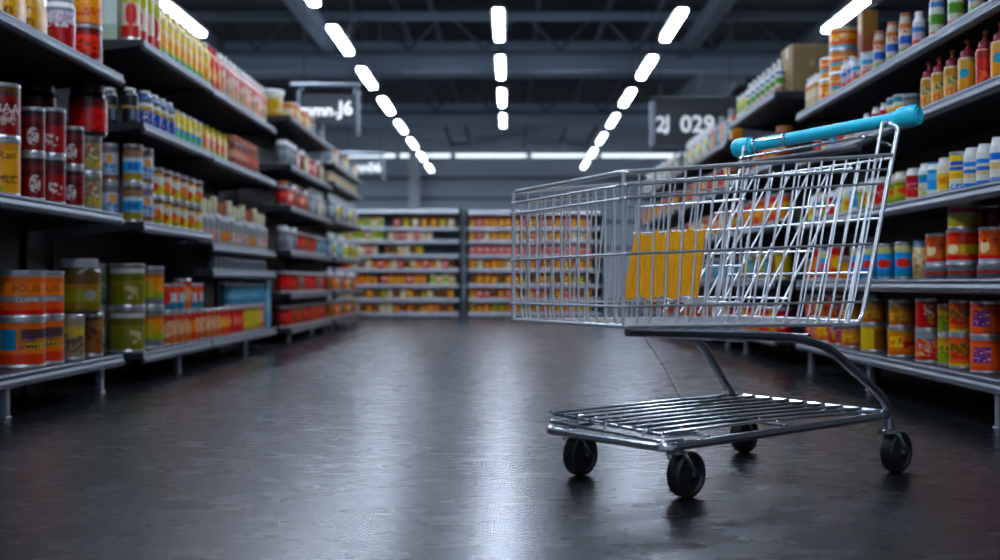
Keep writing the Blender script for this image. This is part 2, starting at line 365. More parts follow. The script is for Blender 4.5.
dz('brown_box', [(0,'#7a5a3a'),(.5,'#8f6a44')], [('blotch','#a8543a',.2,.8,.2,.8,6,.5)], coat=0, rough=.6)
dz('leaf', [(0,'#c9c9b0'),(.25,'#8fa05a'),(.6,'#c9c05a'),(.85,'#d0d0c0')])
dz('apricot', [(0,'#c98a4a'),(.4,'#d9a86a'),(.75,'#c2603a')])
dz('ivory', [(0,'#c9b99a'),(.4,'#dcd2ba'),(.8,'#c9905a')])

# ------------------------------------------------------------------ product shapes
# each entry: shape, dims, look, caps, words
K = {}
def kind(key, shape, r, h, des, desc, cap='tin', body=None, **k):
    K[key] = dict(shape=shape, r=r, h=h, des=des, desc=desc, cap=cap, body=body, **k)
NAME = dict(can='tin_can', jar='food_jar', bottle='bottle', squeeze='squeeze_bottle', carton='carton', pouch='pouch', tub='food_tub', glass='drinking_glass', bag='paper_bag', box='cardboard_box')
CAT = dict(can='can', jar='jar', bottle='bottle', squeeze='bottle', carton='carton', pouch='pouch', tub='tub', glass='glass', bag='bag', box='box')

def prof_for(k):
    """tagged profile: 0 body metal/glass, 1 printed label, 2 lid or cap, 3 nozzle"""
    r, h, s = k['r'], k['h'], k['shape']
    if s == 'can':
        e = min(.011, h*.06)
        return [(r*.93,0,0),(r,e*.3,0),(r,e,0),(r*.975,e*1.5,1),(r*.975,h-e*1.5,2),(r,h-e,2),(r,h-e*.2,2),(r*.96,h,2),(r*.92,h-e*.1,2),(r*.9,h-e*.9,2),(r*.55,h-e*.8,2),(0,h-e*.8,2)]
    if s == 'jar':
        return [(r*.9,0,0),(r,.008,0),(r,h*.08,1),(r,h*.74,0),(r*.97,h*.79,0),(r*.86,h*.84,2),(r*.9,h*.845,2),(r*.9,h*.985,2),(r*.85,h,2),(0,h,2)]
    if s == 'tub':
        return [(r*.8,0,1),(r*.82,.004,1),(r*.96,h*.86,2),(r*1.03,h*.865,2),(r*1.03,h*.97,2),(r*.96,h,2),(0,h,2)]
    if s == 'bottle':
        n = k.get('neck', .4)
        sh = k.get('sh', .7)
        return [(r*.86,0,0),(r,.008,0),(r,h*.06,1),(r,h*sh,0),(r*.9,h*(sh+.05),0),(r*(n+.12),h*(sh+.13),0),(r*n,h*(sh+.17),2),(r*(n+.1),h*(sh+.172),2),(r*(n+.1),h*.985,2),(r*n,h,2),(0,h,2)]
    if s == 'squeeze':
        return [(r*.88,0,0),(r,.006,0),(r,h*.03,1),(r,h*.62,0),(r*.94,h*.66,0),(r*.6,h*.68,2),(r*.74,h*.685,2),(r*.7,h*.78,2),(r*.4,h*.815,2),(r*.2,h*.84,3),(r*.17,h*.9,3),(r*.3,h*.915,3),(r*.34,h*.955,3),(r*.22,h*.99,3),(0,h,3)]
    if s == 'glass':
        return [(r,0,0),(r*1.02,h*.06,0),(r*.9,h*.5,1),(r*.8,h*.95,1),(r*.74,h,1),(0,h,1)]
    raise KeyError(s)

def soft_box(mb, w, d, h, mi=0, bev=.004):
    return mb.box((-w/2,-d/2,0),(w/2,d/2,h), mi, bev)
def pouch_shape(mb, w, d, h, bag=False):
    """a filled pouch: fat foot, flat crimped top"""
    rows = [(0,.78,.8),(.03,.96,.96),(.3,1,1),(.62,.98,.8),(.85,.97,.32),(.93,.98,.1),(1,1,.07)]
    n = 16; b = len(mb.v)
    for t, fw, fd in rows:
        for k in range(n):
            a = 2*PI*k/n; c, s_ = math.cos(a), math.sin(a)
            c = math.copysign(abs(c)**.55, c); s_ = math.copysign(abs(s_)**.55, s_)
            wob = .006*math.sin(5*a+t*9) if 0 < t < .9 else 0
            mb.v.append((c*w/2*fw+wob, s_*d/2*fd, t*h + (.006*math.sin(3*a) if t == 1 else 0)))
    for j in range(len(rows)-1):
        for k in range(n):
            k2 = (k+1) % n
            mb.face([b+j*n+k, b+j*n+k2, b+(j+1)*n+k2, b+(j+1)*n+k], 0, [(k/n,rows[j][0]),((k+1)/n,rows[j][0]),((k+1)/n,rows[j+1][0]),(k/n,rows[j+1][0])])
    mb.face([b+k for k in reversed(range(n))], 0, [(.02,.02)]*n)
    mb.face([b+(len(rows)-1)*n+k for k in range(n)], 0, [(.02,.98)]*n)
    return mb

CACHE = {}
def noun(key):
    k = K[key]; s = k['shape']
    if key[:2] in ('s_', 't_'): return {'can': 'small_tin', 'carton': 'packet'}[s]
    if s == 'can' and k['h'] < 2.45*k['r']: return 'squat_tin'
    return NAME[s]
def product_meshes(key, near):
    ck = (key, near)
    if ck in CACHE: return CACHE[ck]
    k = K[key]; s = k['shape']; nm = noun(key); lab = D[k['des']]; cap = CAPS[k['cap']]
    body = k['body'] or (M_tin if s == 'can' else M_white)
    n = 24 if near else 14
    res = []
    if s in ('carton', 'box', 'pouch', 'bag'):
        mb = MB()
        w = k.get('w', k['r']*2); d = k.get('d', k['r']*2)
        if s in ('carton', 'box'):
            soft_box(mb, w, d, k['h'])
        else: pouch_shape(mb, w, d, k['h'])
        res.append((nm, mb.mesh(nm, [lab])))
        if near and s == 'box':
            t = MB(); t.box((-w/2-.0006,-.02,k['h']*.75),(w/2+.0006,.02,k['h']+.0008)); res.append(('packing_tape', t.mesh('packing_tape', [M_cream])))
        if near and s == 'carton':
            t = MB(); t.box((-w*.42,-d*.3,k['h']),(w*.42,d*.3,k['h']+.004)); res.append(('top_flap', t.mesh('top_flap', [lab])))
    else:
        p = prof_for(k); pts = [(a, b) for a, b, _ in p]; tags = [t for _, _, t in p[:-1]]
        if not near:
            mb = MB(); mb.lathe(pts, n, None, tags)
            res.append((nm, mb.mesh(nm, [body, lab, cap, M_orange])))
        else:
            # root: the vessel itself, closed; children: label sleeve, lid / cap, nozzle
            i2 = next((i for i, t in enumerate(tags) if t == 2), len(tags))
            ves = pts[:i2+1]
            if s == 'tub':
                mb = MB(); mb.lathe(ves, n); res.append((nm, mb.mesh(nm, [lab])))
            else:
                mb = MB(); mb.lathe(ves, n, None, None); res.append((nm, mb.mesh(nm, [body])))
                i1 = [i for i, t in enumerate(tags) if t == 1]
                a, b = pts[i1[0]], pts[i1[-1]+1]
                lb = MB(); lb.lathe([(q[0]+.0008, q[1]) for q in pts[i1[0]:i1[-1]+2]], n, None, None, close=False)
                res.append(('paper_label', lb.mesh('paper_label', [lab])))
            if i2 < len(tags):
                i3 = next((i for i, t in enumerate(tags) if t == 3), len(tags))
                cb = MB(); cb.lathe(pts[i2:i3+1], n); res.append(('lid' if s in ('can','jar','tub') else 'cap', cb.mesh('lid', [cap])))
                if i3 < len(tags):
                    nb = MB(); nb.lathe(pts[i3:], n); res.append(('nozzle', nb.mesh('nozzle', [M_orange])))
    CACHE[ck] = res
    return res

ORD = 'first second third fourth fifth sixth seventh eighth ninth tenth eleventh twelfth thirteenth fourteenth fifteenth sixteenth seventeenth eighteenth nineteenth twentieth twenty-first twenty-second twenty-third twenty-fourth twenty-fifth twenty-sixth twenty-seventh twenty-eighth twenty-ninth thirtieth'.split()
PLACED = []
def place(key, x, y, z, bay, shelf, tier='', near=True, rz=None):
    k = K[key]
    res = product_meshes(key, near)
    if rz is None:
        # printed front turned towards the shopper in the aisle
        rz = math.atan2(-y*.75, -x) - PI/2 if k['shape'] not in ('carton','pouch','box') else 0
        rz += random.uniform(-.35, .35) if k['shape'] not in ('carton','pouch','box') else random.uniform(-.06,.06)
    o = link(res[0][0], res[0][1], None, (x, y, z+.0004), rz)
    for nm, me in res[1:]:
        c = link(nm, me, o)
        if nm == 'nozzle':
            c.parent = [q for q in PLACED_CAP if q.parent == o][0] if False else o
    PLACED.append((o, k['desc'], bay, shelf, tier, y if bay['side'] else x, k))
    return o

# ------------------------------------------------------------------ racks
XL, XR = -1.95, 1.75
SHW = ['lowest', 'second-lowest', 'third-lowest', 'fourth-lowest', 'fifth-lowest', 'sixth-lowest', 'seventh-lowest', 'eighth-lowest']
LIPH = .055
def lip_profile(x, z, sgn):
    """front price rail seen end-on; sgn is +1 where the aisle lies towards +x"""
    p = [(0,.006),(.007,.005),(.013,.001),(.016,-.006),(.014,-.013),(.013,-.018),(.017,-.023),(.021,-.030),(.022,-.038),(.019,-.047),(.012,-.053),(0,-.055)]
    return [(x+sgn*a-sgn*.012, z+b) for a, b in p]
def make_bay(side, y0, y1, zs, word, depth=.5, top=None, legs=(.12,), label='', pre=0):
    s = -1 if side == 'L' else 1
    xf = XL if side == 'L' else XR
    root = link('shelving_unit', None, None, (xf+s*depth*.5, (y0+y1)/2, 0))
    tag(root, label, 'shelving')
    ox, oy = root.location.x, root.location.y
    def loc(mb):
        mb.v = [(a-ox, b-oy, c) for a, b, c in mb.v]; return mb
    top = top or zs[-1]+.03
    xb = xf+s*depth
    bp = MB(); bp.box((min(xb,xb+s*.02), y0+.03, .0),(max(xb,xb+s*.02), y1-.03, top))  # carried down to the floor to shut out light from behind
    if pre: bp.box((min(xb,xb+s*.02), y0-pre, .0),(max(xb,xb+s*.02), y0-.001, top))  # black board added across the gap to keep it dark
    build('back_panel', loc(bp), M_back, root)
    for yy in (y0, y1-.03):
        u = MB(); u.box((min(xb-s*.03,xb+s*.03), yy, 0),(max(xb-s*.03,xb+s*.03), yy+.03, top)); build('upright', loc(u), M_back, root)
    for z in zs:
        sh = MB()
        sh.box((min(xf+s*.006,xb), y0+.001, z-.03),(max(xf+s*.006,xb), y1-.001, z)); 
        so = build('shelf', loc(sh), M_shelf, root)
        lp = MB(); poly = lip_profile(xf, z, -s)
        lp.prism(poly if s > 0 else list(reversed(poly)), y0+.004, y1-.004)
        build('price_rail', loc(lp), M_lip, so, angle=50)
        # bracket under each end of the shelf
        for yy in (y0+.004, y1-.016):
            b = MB(); zz = z-.03
            pl = [(xf+s*.03, zz-.004),(xf+s*.03, zz),(xb-s*.001, zz),(xb-s*.001, zz-.06)]
            b.prism(pl, yy, yy+.012); build('bracket', loc(b), M_shelf, so)
    L = y1-y0
    for f in legs:
        lg = MB(); yy = y0+L*f; xx = xf+s*.05
        lg.box((min(xx,xx+s*.03), yy-.022, 0),(max(xx,xx+s*.03), yy+.022, zs[0]-.03), 0, .004)
        lg.box((min(xx-s*.006,xx+s*.036), yy-.028, 0),(max(xx-s*.006,xx+s*.036), yy+.028, .008), 0, .003)
        build('leg', loc(lg), M_leg, root)
    return dict(side=side, s=s, xf=xf, y0=y0, y1=y1, zs=zs, word=word, depth=depth, near=True)

def yat(bay, px, xin):
    return abs(bay['xf']+bay['s']*xin)*1250/abs(px-510)
def put(bay, si, key, y, xin=None, on=(), tier='', near=None, rz=None):
    """one column: the item key at distance y, standing on the stacked items in `on` (bottom first)"""
    k = K[key]; r = k['r'] if 'd' not in k else k.get('w', k['r']*2)/2
    near = bay['near'] if near is None else near
    xin = .035+r if xin is None else xin
    z = bay['zs'][si]
    for q in on: z += K[q]['h']+.0006
    return place(key, bay['xf']+bay['s']*xin, y, z, bay, si, tier, near, rz)
def stack(bay, si, keys, y, xin=None, near=None, rz=None):
    r = max(K[q]['r'] for q in keys); xin = .035+r if xin is None else xin
    names = {1: [''], 2: ['lower', 'upper'], 3: ['bottom', 'middle', 'top']}[len(keys)]
    for i, q in enumerate(keys): put(bay, si, q, y, xin, keys[:i], names[i], near, rz)
def row(bay, si, y0, y1, pitch, seq, tiers=1, xin=None, near=None, jit=.15):
    y = y0; i = 0
    while y <= y1+1e-6:
        q = seq[i % len(seq)]
        q = q if isinstance(q, (list, tuple)) else [q]*tiers
        w = 2*max(K[a]['r'] for a in q)
        free = max(0, pitch-w-.006)
        stack(bay, si, q, y+random.uniform(-.4,.4)*free*jit, xin, near)
        y += pitch; i += 1

# kinds ------------------------------------------------------------------------
kind('maroon','can',.078,.225,'maroon','maroon tin with pale lettering')
kind('yellow_tin','can',.078,.232,'yellow_tin','yellow tin with brown lettering')
kind('plum','can',.05,.2,'plum','plum-red tin with grey emblem')
kind('dark_red','can',.062,.215,'dark_red','dark red tin with white splash')
kind('plum_s','can',.05,.19,'plum','small plum-red tin')
kind('floral','can',.067,.187,'floral','tin with floral print')
kind('big_red','jar',.092,.25,'big_red','large red jar',cap='black',body=pmat('dark_glass','#2a1414',.15))
kind('gold_pack','pouch',.1,.27,'gold_pack','golden snack pouch',w=.11,d=.17)
kind('pink_white','jar',.07,.27,'pink_white','red and white jar',cap='grey')
kind('red_fire','can',.078,.2,'red_fire','red tin with orange flames')
kind('gold_top','jar',.074,.2,'gold_top','amber jar with golden label',cap='tin',body=M_orange)
kind('orange_sunset','can',.1,.205,'orange_sunset','orange tin with red lettering')
kind('orange_scene','can',.1,.208,'orange_scene','orange tin with blue picture')
kind('sand_pic','can',.054,.212,'sand_pic','sand-coloured picture tin')
kind('brown_pic','can',.056,.212,'brown_pic','brown picture tin')
kind('olive_jar','jar',.1,.262,'olive_jar','large olive jar with pale lid',cap='grey',body=pmat('olive_glass','#4a4020',.15))
kind('olive','can',.095,.24,'olive','olive tin with white band')
kind('mango','can',.075,.235,'mango','grey tin with orange band')
kind('lime','can',.07,.24,'lime','grey-green tin')
kind('blue_band','can',.052,.21,'blue_band','tin with light blue band')
kind('cool_white','can',.047,.21,'cool_white','slim white and blue tin')
kind('harvest','can',.052,.165,'harvest','orange and yellow vegetable tin')
kind('lemon_white','can',.052,.165,'lemon_white','white and lemon tin')
kind('yellow_drink','bottle',.054,.3,'yellow_drink','yellow bottle with pale cap',cap='cream',body=pmat('yellow_pet','#d8b62e',.25),neck=.6,sh=.74)
kind('peach_drink','bottle',.05,.315,'peach_drink','slim peach-pink bottle',cap='white',body=pmat('peach_pet','#d0a08e',.2),neck=.42)
kind('rose_drink','bottle',.05,.315,'rose_drink','slim rose bottle',cap='white',body=pmat('rose_pet','#bf8f84',.2),neck=.42)
kind('orange_drink','bottle',.05,.315,'orange_drink','slim orange bottle',cap='red',body=pmat('orange_pet','#d08030',.25),neck=.42)
kind('pale_mint','carton',.07,.3,'pale_mint','pale mint carton',w=.12,d=.12)
kind('pale_red','can',.05,.34,'pale_red','tall pale tin with red spot')
kind('ink_blue','bottle',.045,.2,'ink_blue','squat blue bottle with white cap',cap='white',body=pmat('blue_pet','#2f4f8f',.25),neck=.6,sh=.76)
kind('black_gold','bottle',.043,.19,'black_gold','squat black bottle with white cap',cap='white',body=pmat('black_pet','#17181c',.25),neck=.6,sh=.76)
kind('sunny','can',.05,.18,'sunny','yellow and green tin')
kind('citrus','pouch',.06,.2,'citrus_pouch','orange and lime pouch',w=.09,d=.11)
kind('amber','jar',.06,.23,'amber','amber jar',cap='brown',body=pmat('amber_glass_m','#7a3f22',.15))
kind('pink_glass','bottle',.052,.3,'pink_glass','glass bottle with pink label',cap='cream',body=pmat('milky_glass','#9a9c98',.12),neck=.42,sh=.55)
kind('amber_glass','bottle',.052,.3,'amber_glass','glass bottle with amber label',cap='brown',body=pmat('milky_glass','#9a9c98',.12),neck=.42,sh=.55)
kind('pale_glass','bottle',.05,.33,'pale_glass','glass bottle with pale label',cap='cream',body=pmat('milky_glass','#9a9c98',.12),neck=.42,sh=.55)
kind('tumbler','glass',.045,.1,'clear_glass','upturned pale tumbler',body=pmat('tumbler_glass','#6f787e',.08))
kind('peach_can','can',.055,.2,'peach_can','peach-pink tin')
kind('tangerine','can',.055,.2,'tangerine','tangerine tin')
kind('scarlet','can',.055,.2,'scarlet','scarlet tin')
kind('mustard','can',.055,.2,'mustard','mustard-yellow tin')
kind('sky','can',.055,.17,'sky','sky-blue tin')
kind('sky_box','carton',.09,.4,'sky','tall sky-blue carton',w=.17,d=.16)
kind('teal_orange','can',.06,.17,'teal_orange','teal tin with orange spot')
for q, d_ in (('cherry','cherry-red'),('tomato','tomato-red'),('rosehip','rose-pink'),('ash','grey'),('pewter','pewter-grey'),('sky','pale blue'),('tangerine','orange'),('brown_pic','brown'),('ivory','ivory'),('leaf','leaf-green'),('apricot','apricot'),('harvest','yellow')):
    kind('c_'+q,'can',.06,.19,q,d_+' tin')
    kind('j_'+q,'jar',.06,.22,q,d_+' jar',cap=random.choice(['black','white','brown','grey']),body=M_grey)
    kind('k_'+q,'carton',.06,.2,q,d_+' carton',w=.09,d=.12)
    kind('b_'+q,'bottle',.05,.28,q,d_+' bottle',cap=random.choice(['white','grey']),body=M_grey,neck=.42,sh=.62)
kind('cream_tub','tub',.115,.24,'cream_tub','cream tub with white lid',cap='white')
kind('tub_low','tub',.07,.12,'ivory','low ivory tub',cap='white')
kind('tub_s','tub',.075,.16,'ivory','small ivory tub',cap='orange')
# right side
M_tanpet = pmat('tan_pet', '#b9a68c', .35)
kind('spray','bottle',.028,.205,'indigo_white','tan and blue bottle with copper cap',cap='brown',body=M_tanpet,neck=.72,sh=.76)
kind('spray_g','bottle',.03,.21,'green_white','green and pale bottle with copper cap',cap='brown',body=M_tanpet,neck=.72,sh=.76)
kind('mini','bottle',.026,.17,'orchid','small pink and blue bottle',cap='white',neck=.55,sh=.72)
kind('stripe','can',.078,.13,'stripe_tin','wide orange and teal tin')
kind('sunrise','can',.078,.13,'sunrise_tin','wide sunrise-orange tin')
kind('aqua','can',.048,.14,'aqua_tin','aqua and orange tin')
kind('thin_white','bottle',.028,.2,'ivory','thin ivory bottle',cap='white',neck=.6,sh=.74)
kind('brown_box','box',.05,.5,'brown_box','tall brown box',w=.09,d=.09)
kind('card_box','box',.15,.32,'cardboard','plain cardboard box',w=.3,d=.3)
kind('mint_bottle','bottle',.032,.22,'green_white','green and white spray bottle',cap='white',neck=.4,sh=.62)
kind('sauce_tan','squeeze',.033,.215,'sauce_tan','tan sauce bottle with red cap',cap='red',body=pmat('sauce_tan_pet','#cfae86',.3))
kind('sauce_amber','squeeze',.036,.225,'sauce_amber','amber sauce bottle with red cap',cap='red',body=pmat('sauce_tan_pet','#cfae86',.3))
kind('sauce_red','squeeze',.034,.225,'sauce_red','red sauce bottle',cap='red',body=pmat('sauce_red_pet','#c9604a',.3))
kind('rainbow','can',.035,.13,'rainbow','red and yellow striped tin')
kind('grey_pot','tub',.04,.11,'pewter','plain grey pot',cap='grey')
kind('slim_red','bottle',.022,.12,'crimson','small red and white bottle',cap='white',neck=.6,sh=.74)
kind('slim_blue','bottle',.02,.11,'azure','small white and blue bottle',cap='white',neck=.6,sh=.74)
kind('short_white','jar',.03,.06,'ivory','short ivory jar',cap='white')
kind('olive_mix','bottle',.034,.15,'olive_mix','olive-green bottle with pale cap',cap='cream',neck=.72,sh=.78)
kind('crimson','bottle',.034,.15,'crimson','crimson bottle',cap='white',neck=.72,sh=.78)
kind('meadow','bottle',.04,.155,'meadow','white and green bottle',cap='white',neck=.72,sh=.78)
kind('azure','bottle',.033,.15,'azure','azure-blue bottle',cap='blue',neck=.72,sh=.78)
kind('canary','bottle',.034,.155,'canary','white bottle with yellow label',cap='white',neck=.72,sh=.78)
kind('canary_blue','can',.043,.165,'canary_blue','yellow tin with blue lettering',)
kind('white_blue','bottle',.034,.165,'white_blue','white bottle with blue bands',cap='white',neck=.72,sh=.8)
kind('white_sea','bottle',.036,.175,'white_sea','white bottle with sea-blue band',cap='white',neck=.72,sh=.8)
kind('blue_fish','can',.043,.175,'blue_fish','blue tin with orange oval')
kind('straw','bag',.045,.17,'straw','straw-coloured bag',w=.06,d=.09)
kind('lowtin','can',.062,.056,'lowtin','flat dark tin')
kind('tomato_orange','can',.056,.145,'tomato_orange','orange tin with cream emblem')
kind('sunset_red','can',.068,.15,'sunset_red','red tin with yellow panel')
kind('lilac_yellow','can',.062,.108,'lilac_yellow','lilac and yellow tin')
kind('dim_red','can',.062,.106,'dim_red','dull red tin')
kind('violet_orange','can',.062,.14,'violet_orange','orange tin with violet lettering')
kind('grove_orange','can',.052,.14,'grove_orange','orange tin with olive print')
kind('carnival','can',.064,.14,'carnival','red tin with busy print')
kind('ruby','can',.062,.14,'ruby','ruby-red tin')
kind('yellow_green','can',.032,.13,'yellow_green','narrow yellow-green tin')
kind('gold_fire','can',.066,.14,'gold_fire','golden tin with flames')
kind('plain_yellow','can',.066,.14,'plain_yellow','plain yellow tin')
kind('bronze','can',.06,.13,'bronze','bronze tin')

# racks: distances along the aisle (y), shelf heights --------------------------------
L1 = make_bay('L', 4.4, 6.30, [.18,.885,1.585], 'near left rack', legs=(.305,.915), top=1.62, label='dark steel shelving rack nearest on the left, stacked with big tins')
L2 = make_bay('L', 6.64, 8.17, [.165,.865,1.395,1.835], 'second left rack', pre=.338, legs=(.61,), label='second left shelving rack, yellow bottles along its topmost shelf')
L3 = make_bay('L', 8.19, 10.4, [.165,.63,.80,1.385,1.825], 'third left rack', legs=(.58,), label='third left shelving rack, glass bottles on its middle shelf')
L4 = make_bay('L', 11.1, 13.7, [.14,.45,.83,1.23,1.6,2.03], 'fourth left rack', pre=.66, legs=(.1,.6,.95), label='fourth left shelving rack, cream tub on its topmost shelf')
L5 = make_bay('L', 13.9, 16.6, [.14,.45,.83,1.27,1.67,1.88], 'fifth left rack', legs=(.1,.6,.95), label='fifth left shelving rack, farthest down the aisle on the left')
R1 = make_bay('R', 4.1, 7.62, [.19,.553,.905,1.285,1.57], 'near right rack', legs=(.148,.62,.97), top=1.6, label='dark steel shelving rack nearest on the right, behind the cart')
R2 = make_bay('R', 8.25, 9.95, [.175,.56,.95,1.36,1.81], 'second right rack', pre=.6, legs=(.79,), label='second right shelving rack, cardboard box on its topmost shelf')
R3 = make_bay('R', 10.1, 13.0, [.175,.56,.95,1.33,1.70], 'third right rack', legs=(.1,.6,.95), label='third right shelving rack, beyond the cart handle')
R4 = make_bay('R', 13.2, 17.0, [.175,.56,.95,1.33,1.70], 'fourth right rack', legs=(.1,.6,.95), label='fourth right shelving rack, farthest down the aisle on the right')
for b in (L4, L5, R3, R4): b['near'] = False

# ---- near left rack
for y in (4.62, 4.85, 5.08, 5.31): put(L1, 2, 'gold_pack', y)
put(L1, 2, 'pink_white', 5.70)
stack(L1, 2, ['red_fire', 'gold_top'], 6.08)
stack(L1, 1, ['yellow_tin', 'maroon'], 5.06)
stack(L1, 1, ['plum', 'plum'], 5.33)
stack(L1, 1, ['dark_red', 'dark_red'], 5.58)
stack(L1, 1, ['plum_s', 'plum_s'], 5.82)
stack(L1, 1, ['floral', 'floral', 'big_red'], 6.16, xin=.13)
stack(L1, 1, ['floral', 'floral', 'big_red'], 6.13, xin=.37)
stack(L1, 0, ['orange_scene', 'orange_sunset'], 5.33)
stack(L1, 0, ['orange_scene', 'orange_sunset'], 5.555)
put(L1, 0, 'sand_pic', 5.86, xin=.10)
put(L1, 0, 'brown_pic', 6.12, xin=.10)
put(L1, 0, 'olive_jar', 6.0, xin=.12, on=['brown_pic'], tier='upper')
# ---- second left rack
put(L2, 3, 'pale_mint', 6.74, xin=.21); put(L2, 3, 'pale_mint', 6.74, xin=.36)
row(L2, 3, 6.71, 7.1, .13, ['pale_red'])
row(L2, 3, 7.24, 8.1, .14, ['yellow_drink'])
put(L2, 2, 'black_gold', 6.71, xin=.2); put(L2, 2, 'black_gold', 6.71, xin=.09)
row(L2, 2, 6.88, 7.4, .15, ['ink_blue'], xin=.06)
row(L2, 2, 7.5, 8.12, .14, ['sunny'])
stack(L2, 1, ['cool_white', 'cool_white'], 6.71, xin=.2)
stack(L2, 1, ['blue_band', 'blue_band'], 6.75); stack(L2, 1, ['cool_white', 'cool_white'], 6.95)
row(L2, 1, 7.16, 8.11, .18, [['harvest','lemon_white'],['lemon_white','harvest']])
stack(L2, 0, ['lime', 'lime'], 6.74, xin=.30); stack(L2, 0, ['olive', 'olive'], 6.79)
stack(L2, 0, ['mango', 'mango'], 7.16)
stack(L2, 0, ['peach_can', 'teal_orange'], 7.45)
row(L2, 0, 7.63, 8.1, .15, [['peach_can','teal_orange'],['peach_can','peach_can'],['tangerine','teal_orange']])
# ---- third left rack
put(L3, 4, 'yellow_drink', 8.27); put(L3, 4, 'orange_drink', 8.42); put(L3, 4, 'orange_drink', 8.57)
row(L3, 4, 8.72, 10.3, .145, ['peach_drink', 'rose_drink', 'peach_drink'])
row(L3, 3, 8.3, 8.95, .17, ['citrus'])
row(L3, 3, 9.1, 9.95, .15, ['amber'])
row(L3, 2, 8.27, 10.3, .15, ['pink_glass','pink_glass','pale_glass','amber_glass','amber_glass','pale_glass'])
row(L3, 2, 8.34, 10.3, .2, ['pale_glass'], xin=.24)
row(L3, 1, 8.5, 10.3, .13, ['tumbler'])
row(L3, 0, 8.27, 8.58, .15, ['peach_can']); row(L3, 0, 8.72, 8.9, .14, ['tangerine'])
row(L3, 0, 9.02, 9.4, .14, [['scarlet','sky']]); row(L3, 0, 9.46, 9.98, .15, [['mustard','sky']])
row(L3, 0, 10.08, 10.1, .12, [['peach_can','sky']]); put(L3, 0, 'sky_box', 10.28)
# ---- fourth and fifth left racks
put(L4, 5, 'cream_tub', 11.25, xin=.2); row(L4, 5, 11.5, 12.6, .17, ['tub_s', 'c_apricot', 'c_ivory']); put(L4, 5, 'c_ash', 12.75); put(L4, 5, 'c_ash', 13.35)
row(L4, 4, 11.22, 11.7, .22, ['j_pewter']); row(L4, 4, 11.85, 13.5, .25, ['k_rosehip','j_brown_pic','k_ivory','c_rosehip'])
row(L4, 3, 11.22, 12.5, .22, ['j_cherry','j_rosehip','j_brown_pic']); row(L4, 3, 12.7, 13.5, .25, ['b_ash','b_pewter','b_ivory'])
row(L4, 2, 11.22, 11.7, .22, ['j_pewter','c_ash']); row(L4, 2, 11.9, 12.9, .2, ['c_cherry','c_cherry','c_brown_pic']); row(L4, 2, 13.1, 13.5, .2, ['c_sky','c_pewter'])
row(L4, 1, 11.22, 13.5, .22, ['c_tomato','c_tomato','c_cherry','c_brown_pic','c_pewter'])
row(L4, 0, 11.22, 13.5, .22, ['c_cherry','c_tomato','c_brown_pic','c_tomato','c_brown_pic'])
row(L5, 5, 14.05, 16.4, .45, ['c_ash','k_ivory'])
row(L5, 4, 14.05, 16.4, .3, ['tub_low'], near=False)
row(L5, 3, 14.05, 16.4, .27, ['b_ash','b_pewter','b_leaf','b_brown_pic'])
row(L5, 2, 14.05, 15.2, .27, ['b_ash','b_leaf','b_sky']); row(L5, 2, 15.4, 16.4, .25, ['c_leaf','c_brown_pic'])
row(L5, 1, 14.05, 16.4, .24, ['j_brown_pic','j_tangerine','c_harvest','j_pewter'])
row(L5, 0, 14.05, 16.4, .24, ['c_brown_pic','c_brown_pic','c_tangerine','c_pewter'])

# ---- near right rack (y from the photo's spacing along the shelf edge)
def YR(px, xin): return (XR+xin)*1250/(px-510)
for px in (1000, 978, 957, 938): put(R1, 4, 'spray_g' if px != 978 else 'spray', YR(px, .07))
put(R1, 4, 'mini', YR(921, .07))
for px in (907, 894, 881): put(R1, 4, 'spray', YR(px, .07))
for px in (871, 861): put(R1, 4, 'aqua', YR(px, .085))
put(R1, 4, 'brown_box', 7.06, xin=.27)
for px in (853, 847): put(R1, 4, 'mini', YR(px, .06)+.02)
stack(R1, 4, ['stripe', 'stripe', 'sunrise'], 6.98); stack(R1, 4, ['sunrise', 'stripe'], 7.2)
for y in (7.36, 7.45, 7.54): put(R1, 4, 'thin_white', y)
for px, q in ((1018,'sauce_red'),(1001,'sauce_amber'),(985.5,'sauce_red'),(967.5,'sauce_amber'),(953,'sauce_tan'),(940,'sauce_tan'),(929.5,'sauce_tan')): put(R1, 3, q, YR(px, .07))
put(R1, 3, 'grey_pot', YR(914, .085)); put(R1, 3, 'rainbow', YR(901, .07))
put(R1, 3, 'rainbow', YR(893.5, .06)+.02)
for px, q in ((885,'slim_red'),(877,'slim_red'),(868,'slim_blue'),(860,'short_white'),(850,'short_white'),(842,'slim_red'),(834,'slim_blue'),(826,'short_white'),(818,'slim_red')): put(R1, 3, q, YR(px, .06))
for px, q in ((1016,'white_sea'),(1000,'white_sea'),(986,'white_blue'),(973,'white_blue'),(958.5,'canary_blue'),(946,'canary'),(936,'azure'),(927,'meadow'),(914,'crimson'),(902,'olive_mix'),(893,'olive_mix'),(882,'crimson'),(873,'canary'),(865,'olive_mix'),(857,'azure'),(849,'canary'),(841,'meadow'),(834,'crimson'),(827,'olive_mix'),(820,'white_blue'),(814,'canary')): put(R1, 2, q, YR(px, .07))
for px, t in ((994,'tomato_orange'),(963.5,'sunset_red'),(939,'tomato_orange')):
    y = YR(px, .12); stack(R1, 1, ['lowtin', t] if px != 963.5 else ['lowtin', t, 'lilac_yellow'], y, xin=.12)
stack(R1, 1, ['lowtin', 'sunset_red', 'dim_red'], YR(1020, .12), xin=.12)
put(R1, 1, 'dim_red', YR(990,.26), xin=.27, on=['lowtin','tomato_orange'], tier='rear'); stack(R1, 1, ['lowtin','tomato_orange'], YR(990,.26), xin=.27)
put(R1, 1, 'straw', YR(925, .09)+.03, xin=.08)
for px in (907, 889, 874, 861, 849, 839, 829, 821, 813.5): put(R1, 1, 'blue_fish' if px > 855 else ('bronze','blue_fish','tangerine')[int(px) % 3], YR(px, .09))
